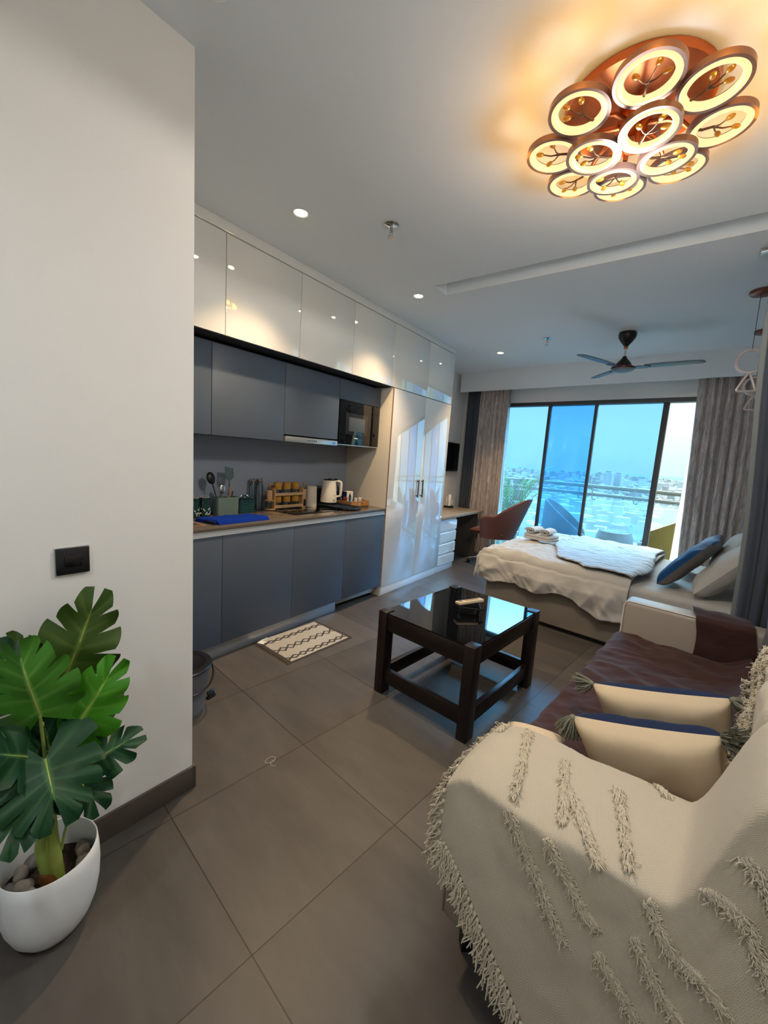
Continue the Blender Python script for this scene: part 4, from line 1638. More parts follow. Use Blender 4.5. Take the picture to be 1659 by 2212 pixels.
def tassel(parent, p, d, m, L=.085, name='tassel', n=72, spread=.35):
    b = MB()
    d = Vector(d).normalized()
    p = Vector(p)
    b.ball(p + d * .008, .013, 2)
    ax = d.orthogonal().normalized()
    ay = d.cross(ax)
    for k in range(n):
        a = random.uniform(0, 2 * PI)
        r = random.random() ** .5
        o_ = ax * math.cos(a) + ay * math.sin(a)
        pts = []
        for q in range(6):
            f_ = q / 5
            rr = r * (.013 + .033 * f_ ** .7)
            pts.append(p + d * (.008 + L * f_ * (1 - .15 * r)) + o_ * rr + Vector((0, 0, -.012 * f_ * f_)) + Vector((nz(k, f_ * 4), nz(k, f_ * 4, 4), 0)) * .006)
        b.tube(pts, .0022, 4, cap=False)
    return b.build(name, m, parent, angle=80)


def orient(t, loc, xdir, ydir):
    x = Vector(xdir).normalized()
    y = Vector(ydir)
    y = (y - x * y.dot(x)).normalized()
    z = x.cross(y)
    mt = Matrix((x, y, z)).transposed().to_4x4()
    mt.translation = Vector(loc)
    t.matrix_world = mt
    t.location = mt.translation
    t.rotation_euler = mt.to_euler()


def throw_cushion(name, label, w, h, th_, loc, xd, yd, mf, mb, group, tass=None, seed=0, tl=.08):
    t = thing(name, label, 'cushion', (0, 0, 0), 0, 0, group)
    orient(t, loc, xd, yd)
    pillow_mesh(w, h, th_, 1, seed=seed).build('front_cover', mf, t, angle=80)
    pillow_mesh(w, h, th_, -1, seed=seed + 3).build('back_cover', mb, t, angle=80)
    for sx, sy, d in (tass or ()):
        tassel(t, (sx * w / 2 * .98, sy * h / 2 * .98, 0), d, M['tassel_grey'], tl)
    return t


G = 'beige and navy tasselled sofa cushions'
# near cushion: beige face towards the entrance, navy face towards the bed
throw_cushion('sofa_cushion', 'beige fronted tasselled cushion nearest the cream throw', .42, .23, .16, (2.20, 1.945, .572), (1, -.05, .37), (-.30, -.30, .90),
              M['cushion_beige'], M['navy_velvet'], G, ((-1, 1, (-.35, -.55, .25)), (1, 1, (.5, .2, .5))), 1)
throw_cushion('sofa_cushion', 'beige fronted tasselled cushion standing behind the nearest one', .45, .23, .15, (2.185, 2.28, .545), (1, -.02, .32), (-.28, -.28, .92),
              M['cushion_beige'], M['navy_velvet'], G, ((-1, 1, (-.75, -.3, -.1)), (1, 1, (.5, -.3, .1))), 5, .075)
throw_cushion('sofa_cushion', 'small cushion lying flat, mostly hidden behind the sofa arm', .19, .15, .06, (1.870, 1.858, .478), (1, .25, .02), (-.25, 1, .0),
              M['cushion_beige'], M['navy_velvet'], G, ((1, -1, (.3, -.2, .25)),), 8, .05)

# ------------------------------------------------------------------ bed
BX0, BX1, BY0, BY1 = .46, 2.56, 4.14, 5.74
bed = thing('bed', 'double bed with greige upholstered base and white tufted headboard', 'bed', ((BX0 + BX1) / 2, (BY0 + BY1) / 2, 0))
cx, cy = (BX0 + BX1) / 2, (BY0 + BY1) / 2
b = MB().box((BX0 - cx, BY0 - cy, .035), (BX1 - cx, BY1 - cy, .36), .018, 3)
b.build('base', M['leather_beige'], bed)
MB().box((BX0 - cx + .03, BY0 - cy + .03, 0), (BX1 - cx - .03, BY1 - cy - .03, .04)).build('plinth', M['black_matt'], bed)


def mattress(u, v, s=1):
    return None


t2 = MB().box((BX0 - cx + .03, BY0 - cy + .02, .36), (BX1 - cx - .02, BY1 - cy - .02, .545), .045, 4)
t2.build('mattress', M['sheet'], bed)


def sheetf(u, v):
    x = 1.45 + (2.55 - 1.45) * u
    s = v * 2.0 - .2
    w = .004 * nz(x * 8, s * 8) + .006 * ridge(x * 5 + s * 7, s * 3, 3) * .8
    if s < 0:
        return Vector((x - cx, BY0 - cy + .012 + w * .6 - .008, .535 + s))
    y = BY0 + .012 + s
    e = min(s, 1.6 - s)
    z = .550 + w - .018 * math.exp(-max(0, e) / .02)
    return Vector((x - cx, min(y, BY1 - .01) - cy, z if s < 1.6 else .535 - (s - 1.6)))


MB().grid(60, 110, sheetf).build('fitted_sheet', M['sheet'], bed, angle=80)
hb = MB().box((BX1 - cx, BY0 - cy - .06, .05), (BX1 - cx + .10, BY1 - cy + .05, 1.05), .03, 3)
for i in range(6):
    for k in range(3):
        hb.ball((BX1 - cx + .0, BY0 - cy + .1 + i * .28, .48 + k * .2), (.035, .135, .095), 2)
hb.build('headboard', M['white_plastic'], bed)


# duvet
def duvet_w(a, c):
    return (.020 * nz(a * 3.2, c * 3.2, 1) + .024 * ridge(a * 2.6 + c * 1.9, c * 2.4 - a, 5) + .015 * ridge(a * 6.5 - c * 4, c * 5 + a * 2, 2) + .007 * ridge(a * 12 + c * 9, c * 10 - a * 5, 8) + .006 * nz(a * 13, c * 11, 3)
            + .009 * sstep(0, .6, a) * sstep(1.7, .8, c)) * (1 - .55 * sstep(.38, .6, a))


def duvet(u, v):
    # cloth coords: a across the bed's length (x), c across its width (y)
    a = -.20 + (1.50) * u
    x_end = 1.70
    c = -.30 + 1.98 * v
    r = .07
    hang_f = .27 + .035 * math.sin(a * 5 + 1) + .02 * math.sin(a * 13) - .05 * sstep(.5, 0, a) + .04 * sstep(.8, 1.3, a)

    def edge(d):
        # distance inwards from the rounded edge; returns (offset, drop)
        if d > r:
            return d, 0
        if d > -r * .57:
            th_ = (r - d) / (r * 1.57)
            th_ = min(1, th_)
            return r - r * math.sin(th_ * PI / 2), r * (1 - math.cos(th_ * PI / 2))
        return -.012 * math.sin(min(1, (-d) / .25) * PI), r + (-d - r * .57)
    cc = c if c > 0 else c * hang_f / .30
    ox, dx = edge(a)
    oy, dy = edge(cc)
    over = max(0, c - 1.62)
    if over > 0:
        oy, dy = 1.62 + .0 * over, over * .8
    w = duvet_w(a, c)
    big = 0
    drop = math.hypot(dx, dy) if dx > 0 and dy > 0 else max(dx, dy)
    side = 0
    if dy > r:
        side = (.016 * math.sin(a * 13 + 3 * nz(a * 3, 2)) + .02 * nz(a * 7, dy * 5, 4) + .022 * ridge(a * 5 + dy * 4, dy * 3, 3) + .010 * ridge(a * 11 - dy * 7, dy * 6, 6)) * min(1, (dy - r) / .1) + .02
    lat = 0
    if dx > r:
        lat = (.014 * math.sin(c * 15) + .015 * nz(c * 7, dx * 5, 6)) * min(1, (dx - r) / .1) + .02
    x = .40 + ox - lat + .05 * sstep(.3, 1.5, u) * 0
    y = BY0 - .035 + oy - side
    z = .595 + w + big - drop
    return Vector((x, y, max(.16, z)))


d = thing('duvet', 'rumpled white duvet hanging over the bed\'s side and foot', 'duvet', (0, 0, 0))
MB().grid(170, 200, duvet).build('duvet_cloth', M['linen_white'], d, angle=80, solid=.012)


def coverlet(u, v):
    y = 4.12 + 1.72 * v
    xl = .89 + .28 * sstep(.15, .0, v) + .42 * max(0, .40 - v) + .04 * math.sin(v * 9) - .05 * v
    xr = 1.70 + .05 * math.sin(v * 6) - .015 * nz(v * 9, 3) + .03 * v
    if v < .02:
        pass
    x = xl + (xr - xl) * u
    e = min(u, 1 - u) * (xr - xl)
    zd = .595 + duvet_w(min(1.29, x - .40), min(1.6, y - BY0 + .035))
    z = zd + .028 + .010 * math.sqrt(min(1, e / .05)) + .004 * nz(x * 9, y * 9, 8)
    if x > 1.69:
        z -= (x - 1.69) * .3
    if y > 5.70:
        z -= (y - 5.70) * .5
    return Vector((x, y, z))


t = thing('striped_coverlet', 'white satin striped coverlet folded over the duvet\'s pillow end', 'bedspread', (0, 0, 0))
MB().grid(60, 100, coverlet).build('coverlet_cloth', M['stripe_white'], t, angle=80, solid=.008)

# towels on the bed
TB = (.672, 4.90, .654)
t = thing('bath_towel', 'folded white bath towel stacked near the bed\'s foot', 'towel', TB, R(-8))
b = MB()
for k in range(2):
    b.box((-.15, -.11, .002 + k * .032), (.15, .11, .033 + k * .032), .014, 3)
b.build('folded_stack', M['towel_white'], t)
for k, (x, lb) in enumerate(((-.078, 'rolled white hand towel on the left of the folded bath towel'), (.07, 'rolled white hand towel on the right of the folded bath towel'))):
    t = thing('hand_towel', lb, 'towel', (TB[0] + x, TB[1] + .0 - .01 * k, TB[2] + .068), R(-8 + 8 * k), 0, 'rolled hand towels')
    b = MB()
    pts = []
    for q in range(60):            # spiral roll
        a = q / 59 * 5 * PI
        rr = .008 + .0022 * a
        pts.append((rr * math.cos(a) * 1.45, rr * math.sin(a) * .72 + .03))
    bm = b.bm
    prev = None
    for x_, z_ in pts:
        n_ = math.hypot(x_, z_ - .03) + 1e-6
        ex, ez = x_ / n_ * .006, (z_ - .03) / n_ * .006
        row = [bm.verts.new((x_ + ex, -.10, z_ + ez)), bm.verts.new((x_ + ex, .10, z_ + ez)), bm.verts.new((x_ - ex * .4, .10, z_ - ez * .4)), bm.verts.new((x_ - ex * .4, -.10, z_ - ez * .4))]
        if prev:
            for i in range(4):
                j = (i + 1) % 4
                bm.faces.new((prev[i], prev[j], row[j], row[i]))
        prev = row
    b.build('rolled_cloth', M['towel_white'], t, angle=60)

# pillows and bed cushions
def bed_pillow(name, label, w, h, th_, loc, xd, yd, m, group, m2=None, seed=0, cat='pillow'):
    t = thing(name, label, cat, (0, 0, 0), 0, 0, group)
    orient(t, loc, xd, yd)
    pillow_mesh(w, h, th_, 1, seed=seed, pinch=.05, wr=.012).build('front_cover', m, t, angle=80)
    pillow_mesh(w, h, th_, -1, seed=seed + 4, pinch=.05, wr=.012).build('back_cover', m2 or m, t, angle=80)


bed_pillow('bed_pillow', 'white pillow nearest the sofa, leaning on the headboard', .66, .46, .19, (2.245, 4.50, .765), (.03, 1, -.02), (.62, 0, .78), M['linen_white'], 'white bed pillows', None, 2)
bed_pillow('bed_pillow', 'white pillow nearer the window, leaning on the headboard', .66, .46, .19, (2.26, 5.28, .795), (-.03, 1, .03), (.6, 0, .8), M['linen_white'], 'white bed pillows', None, 7)
bed_pillow('bed_cushion', 'petrol blue velvet cushion leaning on the nearer white pillow', .42, .42, .13, (1.985, 4.50, .755), (.06, 1, .02), (.62, 0, .82), M['grey_cloth'], 'blue bed cushions', M['blue_velvet'], 4, 'cushion')
bed_pillow('bed_cushion', 'petrol blue velvet cushion behind the other one, nearer the window', .42, .42, .13, (2.03, 5.13, .765), (-.03, 1, .02), (.62, 0, .82), M['grey_cloth'], 'blue bed cushions', M['blue_velvet'], 9, 'cushion')


# ------------------------------------------------------------------ curtains
def pleats(x0, x1, y, z0, z1, n, amp, shift=0, gather=0, seed=0, x0b=None, x1b=None):
    x0b = x0 if x0b is None else x0b
    x1b = x1 if x1b is None else x1b

    def f(u, v):
        k = v                       # 0 top, 1 bottom
        e0, e1 = x0 + (x0b - x0) * k, x1 + (x1b - x1) * k
        x = e0 + (e1 - e0) * u
        ph = u * n * 2 * PI + seed + 2.2 * nz(u * n * .5, seed) + .9 * nz(u * 5, v * 2.2, seed)
        a = amp * (.75 + .5 * nz(u * 7, seed, 3)) * (.7 + .3 * v)
        yy = y + a * math.sin(ph) + .25 * a * math.sin(2.3 * ph + 1) + .012 * nz(u * 4, v * 5, seed) + .010 * ridge(u * n * .8, v * 2.5, seed)
        xx = x + .35 * (x1 - x0) / n * .5 * math.cos(ph) * .4 + .006 * nz(u * 6, v * 6, seed + 5)
        return Vector((xx, yy, z1 + (z0 - z1) * v))
    return f


t = thing('blackout_curtain', 'plain charcoal curtain in the corner beside the desk', 'curtain', (0, 0, 0))
MB().grid(120, 30, pleats(-1.16, -.955, 6.13, .015, 2.6, 5, .026, seed=2)).build('curtain_cloth', M['blackout'], t, angle=80, solid=.004)
t = thing('window_curtain', 'crushed taupe curtain on the window\'s left side behind the chair', 'curtain', (0, 0, 0), 0, 0, 'crushed taupe curtains')
MB().grid(180, 40, pleats(-.925, -.47, 6.10, .012, 2.6, 7, .026, seed=5, x0b=-.94, x1b=-.44)).build('curtain_cloth', M['curtain'], t, angle=80, solid=.004)
t = thing('window_curtain', 'crushed taupe curtain on the window\'s right side behind the bed', 'curtain', (0, 0, 0), 0, 0, 'crushed taupe curtains')
MB().grid(240, 40, pleats(1.70, 2.75, 6.11, .012, 2.6, 12, .034, seed=9, x0b=1.80, x1b=2.75)).build('curtain_cloth', M['curtain'], t, angle=80, solid=.004)
t = thing('sheer_curtain', 'thin white sheer strip edging the left taupe curtain', 'curtain', (0, 0, 0), 0, 0, 'white sheer curtains')
MB().grid(40, 30, pleats(-.56, -.50, 6.20, .012, 2.6, 4, .014, seed=1, x1b=-.43)).build('sheer_cloth', M['sheer'], t, angle=80)
t = thing('sheer_curtain', 'thin white sheer strip edging the right taupe curtain', 'curtain', (0, 0, 0), 0, 0, 'white sheer curtains')
MB().grid(60, 30, pleats(1.72, 1.95, 6.20, .012, 2.6, 5, .016, seed=3, x0b=1.69)).build('sheer_cloth', M['sheer'], t, angle=80)


def dark_curtain(u, v):
    xl = 2.225 + .09 * sstep(.1, .7, v) + .02 * sstep(.6, 1, v)
    x = xl + (2.86 - xl) * u
    ph = u * 9 * 2 * PI + 1.3 * nz(u * 5, 4) + .4 * v
    a = .035 * (.6 + .6 * v)
    y = 3.74 + a * math.sin(ph) + .012 * math.sin(2.7 * ph)
    return Vector((x + .015 * math.cos(ph), y, H - .004 + (.03 - H) * v))


t = thing('partition_curtain', 'dark grey partition curtain hanging between sofa and bed', 'curtain', (0, 0, 0))
MB().grid(200, 40, dark_curtain).build('curtain_cloth', M['blackout'], t, angle=80, solid=.005)
hm = MB()
hm.grid(3, 40, lambda u, v: dark_curtain(.0, v) + Vector((-.022 + .03 * u, -.012 + .003 * math.sin(u * 6), 0)))
hm.build('side_hem', mat('mid_grey_lining', '#767b7d', .85), t, angle=80, solid=.004)
MB().box((2.15, 3.715, H - .02), (2.9, 3.765, H - .001), .002).build('ceiling_track', M['alu'], t)
# ------------------------------------------------------------------ chandelier
CX, CY = 1.815, 2.235
ch = thing('chandelier', 'flower-like ceiling lamp of twelve glowing rings in copper', 'ceiling lamp', (CX, CY, H))
MB().lathe([(0, -.001), (.235, -.001), (.24, -.008), (.235, -.03), (.05, -.034), (0, -.034)], 48).build('ceiling_plate', M['copper'], ch)
MB().lathe([(0, -.03), (.05, -.03), (.055, -.06), (.035, -.10), (.04, -.135), (.02, -.16), (0, -.162)], 32).build('hub', M['copper'], ch)
ro, ri = .097, .069


def lamp_ring(ang, rad, z, k):
    cxr, cyr = rad * math.cos(ang), rad * math.sin(ang)
    tl = Matrix.Rotation(R(-4), 3, Vector((-math.sin(ang), math.cos(ang), 0)))

    def P(x, y, zz):
        return tl @ Vector((x, y, zz)) + Vector((cxr, cyr, z))
    qm = tl
    s = ro / .097
    rg = MB().lathe([(ro, 0), (ro, .020), (ro - .005, .022), (ri + .004, .022), (ri - .001, .019), (ri - .001, .008), (ri + .004, .008), (ro - .010, .008), (ro - .010, 0)], 56, (cxr, cyr, z), qm, close=True)
    ring = rg.build('lamp_ring', M['ring_case'], ch)
    # glowing diffuser let into the underside and the inner wall
    MB().lathe([(ro - .0105, .001), (ro - .015, -.002), (ri + .002, -.002), (ri - .002, .002), (ri - .002, .016), (ri + .003, .016), (ri + .004, .007), (ro - .0105, .007)], 56, (cxr, cyr, z), qm, close=True).build('diffuser', M['ring_emit'], ring)
    # copper arm to the hub
    inx, iny = -math.cos(ang), -math.sin(ang)
    st = Vector((cxr + inx * (ro - .004), cyr + iny * (ro - .004), z + .02))
    e = Vector((.04 * math.cos(ang), .04 * math.sin(ang), -.075))
    mid = (st + e) / 2 + Vector((0, 0, .018))
    MB().tube([st, (st * .7 + mid * .3) + Vector((0, 0, .008)), mid, e], [.007, .008, .008, .009], 8).build('arm', M['copper'], ring)
    # twig with amber crystal buds
    b = MB()
    base = Vector((cxr + inx * (ro - .012), cyr + iny * (ro - .012), z + .012))
    c0 = Vector((cxr + inx * .02, cyr + iny * .02, z + .008))
    b.tube([base, (base + c0) / 2 + Vector((0, 0, -.006)), c0], [.0045, .004, .0035], 6)
    tips = []
    for q, (da, ln) in enumerate(((-.8, .04), (.05, .058), (.85, .042))):
        a = ang + da + .25 * math.sin(k * 3.1 + q)
        tp = c0 + Vector((math.cos(a) * ln, math.sin(a) * ln, .004 * (q - 1)))
        m_ = c0 + (tp - c0) * .5 + Vector((0, 0, -.005))
        b.tube([c0 + (tp - c0) * -.1, m_, tp], [.003, .0025, .002], 6)
        tips.append((tp, a))
    b.build('twig', M['twig'], ring)
    for tp, a in tips:
        MB().ball(tp + Vector((math.cos(a) * .011, math.sin(a) * .011, 0)), (.015, .0095, .007), 2, Matrix.Rotation(a, 3, 'Z')).build('crystal', M['crystal'], ring)


for k in range(8):
    lamp_ring(R(-69 + 45 * k), .263, -.135, k)
ro, ri = .092, .066
for k in range(4):
    lamp_ring(R(-52 + 90 * k), .128, -.185, k + 8)


def lamp(name, kind, loc, energy, col, size=.03, spot=None, blend=.5, rot=None):
    l = bpy.data.lights.new(name, kind)
    l.energy = energy
    l.color = col
    if kind in ('POINT', 'SPOT'):
        l.shadow_soft_size = size
    if spot:
        l.spot_size = R(spot)
        l.spot_blend = blend
    o = bpy.data.objects.new(name, l)
    COL.objects.link(o)
    o.location = loc
    if rot:
        o.rotation_euler = rot
    return o


WARM = (1, .45, .03)
for k in range(12):
    a = R(-69 + 30 * k)
    lamp('ring_glow', 'POINT', (CX + .385 * math.cos(a), CY + .385 * math.sin(a), H - .135), GLOW * .3, WARM, .05)
lamp('ring_beam', 'SPOT', (CX, CY, H - .235), KEY * 4, (1, .94, .85), .10, 179, .04)
lamp('added_cool_fill', 'POINT', (CX, CY, H - .29), KEYP * 4, (.82, .94, 1), .12)  # added cool fill for ceiling and walls, not the warm rings' own light

# ------------------------------------------------------------------ downlights, sprinklers, detector
dl0 = thing('downlight', 'lit recessed downlight in the ceiling nearest the cream wall', 'downlight', (.235, 1.939, H), 0, 0, 'recessed downlights along the kitchen')
MB().lathe([(.034, -.001), (.045, -.001), (.047, -.004), (.043, -.006), (.034, -.003), (.032, 0)], 32).build('trim_ring', M['alu_white'], dl0)
MB().lathe([(0, -.0035), (.033, -.0035), (.034, -.001)], 32).build('lens', M['lens_emit'], dl0)
dl = [(.067, 3.23, 'lit recessed downlight in the ceiling near the wardrobe top'), (-.165, 5.136, 'lit recessed downlight in the ceiling in front of the window pelmet')]
for x, y, lb in dl:
    dup(dl0, (x, y, H), label=lb)
for x, y, lb in ((1.65, -.25, 'added unseen downlight over the entrance end, left of the pair'), (2.5, .75, 'added unseen downlight over the entrance end, right of the pair')):
    dup(dl0, (x, y, H), label=lb, group='added unseen downlights over the entrance')
DC = (1, .72, .42)
for x, y in ((.235, 1.939), (.067, 3.23), (-.165, 5.136)):
    lamp('downlight_beam', 'SPOT', (x, y, H - .012), DOWN, DC, .03, 100, .7)
for x, y, k in ((1.65, -.25, 1.1), (2.5, .75, .75)):  # added cool beams that brighten the near wall, fixtures out of view
    lamp('downlight_beam', 'SPOT', (x, y, H - .012), ENTR * k, (.90, .96, 1), .05, 160, .9)
sp0 = thing('ceiling_sprinkler', 'chrome ceiling sprinkler head nearer the kitchen', 'sprinkler', (.574, 2.32, H), 0, 0, 'ceiling sprinklers')
MB().lathe([(0, -.0005), (.042, -.0005), (.042, -.004), (.03, -.009), (.012, -.011), (0, -.011)], 28).build('escutcheon', M['chrome'], sp0)
b = MB().cyl((0, 0, -.01), (0, 0, -.045), .009, .006, seg=14)
for s in (-1, 1):
    b.tube([(s * .006, 0, -.03), (s * .014, 0, -.045), (s * .004, 0, -.066)], .0022, 6)
b.cyl((0, 0, -.064), (0, 0, -.068), .02, seg=20)
b.build('nozzle', M['steel'], sp0)
dup(sp0, (.515, 4.83, H), label='chrome ceiling sprinkler head nearer the ceiling fan')
t = thing('smoke_detector', 'white round smoke detector on the ceiling nearest the entrance', 'smoke detector', (.985, 1.085, H))
MB().lathe([(0, 0), (.052, 0), (.052, -.012), (.046, -.02), (.03, -.034), (0, -.038)], 36).build('detector_body', M['white_plastic'], t)

# ------------------------------------------------------------------ ceiling fan
FX, FY = 1.225, 4.955
t = thing('ceiling_fan', 'black ceiling fan with three silver grey blades', 'ceiling fan', (FX, FY, H))
MB().lathe([(0, -.0005), (.075, -.0005), (.075, -.006), (.05, -.012), (0, -.012)], 32).build('ceiling_ring', M['alu_white'], t)
MB().lathe([(0, -.012), (.074, -.014), (.078, -.03), (.072, -.06), (.045, -.1), (.024, -.125), (.016, -.14), (0, -.14)], 36).build('canopy', M['fan_black'], t)
MB().lathe([(.0165, -.135), (.0175, -.14), (.015, -.158), (0, -.158)], 20).build('collar', M['copper'], t)
MB().cyl((0, 0, -.15), (0, 0, -.245), .0095, seg=16).build('downrod', M['alu'], t)
MB().lathe([(0, -.222), (.014, -.225), (.028, -.25), (.06, -.285), (.07, -.31), (.07, -.322), (0, -.322)], 36).build('motor_cover', M['fan_black'], t)
MB().lathe([(0, -.322), (.095, -.322), (.104, -.33), (.104, -.340), (.09, -.345), (0, -.345)], 40).build('motor_ring', mat('copper_brown_ring', '#5c2f24', .35, metal=.7), t)
MB().lathe([(.1, -.343), (.085, -.357), (.05, -.37), (0, -.374)], 40).build('bottom_bowl', M['fan_blade'], t)
for a in (249, 9, 129):
    ca, sa = math.cos(R(a)), math.sin(R(a))

    def bl(u, v, r0=.17, r1=.625):
        r = r0 + (r1 - r0) * u
        wd = (.043 + .012 * math.sin(u * PI)) * (1 - .0 * u)
        if u > .9:
            wd *= math.sqrt(max(.02, 1 - ((u - .9) / .1) ** 2))
        w = wd * (2 * v - 1)
        z = -.322 - .006 * (2 * v - 1) * (wd / .05) - .004 * (1 - (2 * v - 1) ** 2) + .012 * u
        return Vector((r * ca - w * sa, r * sa + w * ca, z))
    o = MB().grid(30, 8, bl).build('blade', M['fan_blade'], t, angle=80, solid=.005)
    b = MB()
    pts = [(.095, .028), (.14, .036), (.2, .03), (.225, .0), (.2, -.03), (.14, -.036), (.095, -.028)]
    b.poly([(r * ca - w * sa, r * sa + w * ca, -.334 - w * .12) for r, w in pts], (0, 0, .006))
    b.build('blade_bracket', mat('dark_brown_fan_bracket', '#33201c', .3), t, angle=20)

# ------------------------------------------------------------------ pendants
pd = thing('pendant_lamp', 'ring and triangle pendant nearer the camera beside the dark curtain', 'pendant lamp', (2.165, 4.42, H), 0, 0, 'hanging ring pendants')
MB().lathe([(0, -.0005), (.072, -.0005), (.075, -.004), (.075, -.02), (.07, -.024), (0, -.024)], 36).build('ceiling_plate', M['rose_metal'], pd)
MB().tube([(-.01, 0, -.022), (-.003, 0, -.39)], .002, 6).build('cord', M['black_plastic'], pd)
q = Matrix.Rotation(R(90), 3, 'X')
qr = Matrix.Rotation(R(14), 3, 'Z') @ q


def flat_ring(r, w, dpt, c, qq):
    return MB().lathe([(r, -dpt / 2), (r, dpt / 2), (r - w, dpt / 2), (r - w, -dpt / 2)], 56, c, qq, close=True)


flat_ring(.085, .013, .022, (-.003, 0, -.473), qr).build('ring', M['pale_ring'], pd, angle=30)
b = MB()
tri = []
for (x, z), rr in (((0, 0), 0), ((-.062, -.135), 0), ((.058, -.135), 0)):
    tri.append(Vector((x, 0, z)))
pts = []
for i in range(3):
    p, a, c = tri[i], tri[i - 1], tri[(i + 1) % 3]
    d1, d2 = (a - p).normalized(), (c - p).normalized()
    for k in range(6):
        s = k / 5
        pts.append(p + d1 * .02 * (1 - s) ** 2 + d2 * .02 * s ** 2)
pts = [Matrix.Rotation(R(20), 3, 'Z') @ (p) + Vector((.003, 0, -.543)) for p in pts]
b.tube(pts, .008, 8, closed=True)
b.build('triangle', M['pale_ring'], pd)
p2 = dup(pd, (2.185, 5.46, H), R(8), label='ring and triangle pendant farther back, near the window curtain')

# ------------------------------------------------------------------ monstera in its pot
PX, PY = .960, .640
pot = thing('plant_pot', 'white rounded plastic plant pot against the cream wall', 'plant pot', (PX, PY, 0))
MB().lathe([(0, .0), (.062, 0), (.078, .008), (.096, .035), (.110, .075), (.118, .12), (.121, .17), (.120, .21), (.1165, .247), (.1150, .2485), (.1130, .2475), (.1165, .21), (.1175, .17), (.114, .12), (.1, .07), (0, .06)], 64).build('pot_body', M['white_plastic'], pot, angle=60)
soil_z = .152
b = MB()


def soilf(u, v):
    r = .1155 * v
    a = u * 2 * PI
    x, y = r * math.cos(a), r * math.sin(a)
    return Vector((x, y, soil_z + .005 * nz(x * 22, y * 22) + .003 * nz(x * 60, y * 60)))


b.grid(40, 14, soilf)
tag(b.build('soil', M['soil'], pot, angle=80, merge=.0005))
pb = [(-.045, -.058, .026, .019), (-.066, -.03, .027, .02), (.005, -.062, .026, .02), (-.012, -.09, .024, .017), (.045, -.055, .025, .018), (.068, .012, .027, .018),
      (-.005, .082, .025, .02), (-.03, .085, .026, .017), (.035, .075, .03, .018), (.058, .048, .022, .016), (.075, -.025, .024, .016), (.02, .095, .024, .015), (.055, -.015, .018, .013), (-.075, .02, .024, .018), (.068, .075, .02, .014)]
pl = ['by the rim nearest the wall', 'behind the stalk', 'left of the stalk foot', 'at the pot rim\'s left side', 'in front of the stalk foot', 'right of the stalk foot',
      'right of the stalk toward the wall', 'deep at the pot\'s right side', 'at the pot\'s right rim', 'at the front rim', 'at the front rim left of centre', 'at the right end of the pot', 'at the stalk foot, small and pale', 'against the back rim', 'at the front right rim, small']
for k, ((x, y, r, h), lb) in enumerate(zip(pb, pl)):
    s = thing('pebble', ('rounded %s pebble on the pot soil ' % ('beige', 'grey')[k % 2]) + lb, 'pebble', (PX + x, PY + y, soil_z + h * 1.12 + .006), random.random() * 3, 0, 'pebbles in the plant pot')
    MB().ball((0, 0, 0), (r, r * .72, h), 3, None, .25).build('stone', M['pebble_d' if k % 2 else 'pebble'], s, angle=80)

pl_ = thing('monstera_plant', 'artificial monstera with split green leaves in the white pot', 'plant', (PX, PY, soil_z - .012))
O = Vector((PX, PY, soil_z - .012))


def lc(p):
    return Vector(p) - O


# thick sheathed stalk
b = MB()
b.tube([lc((.965, .642, soil_z + .009)), lc((.962, .640, .2)), lc((.960, .636, .28)), lc((.962, .640, .37)), lc((.966, .648, .45))], [.026, .024, .021, .018, .012], 16)
b.tube([lc((.978, .652, soil_z + .012)), lc((.978, .65, .22)), lc((.976, .648, .31)), lc((.972, .652, .42))], [.02, .018, .013, .006], 12)
b.tube([lc((.955, .63, .2)), lc((.955, .622, .27)), lc((.955, .625, .36))], [.016, .014, .006], 12)
b.build('stalk', M['stalk'], pl_, angle=80)
MB().lathe([(.02, -.004), (.03, .0), (.031, .012), (.027, .03), (.02, .03)], 16, lc((.968, .643, soil_z + .013))).build('root_collar', M['brown_root'], pl_)


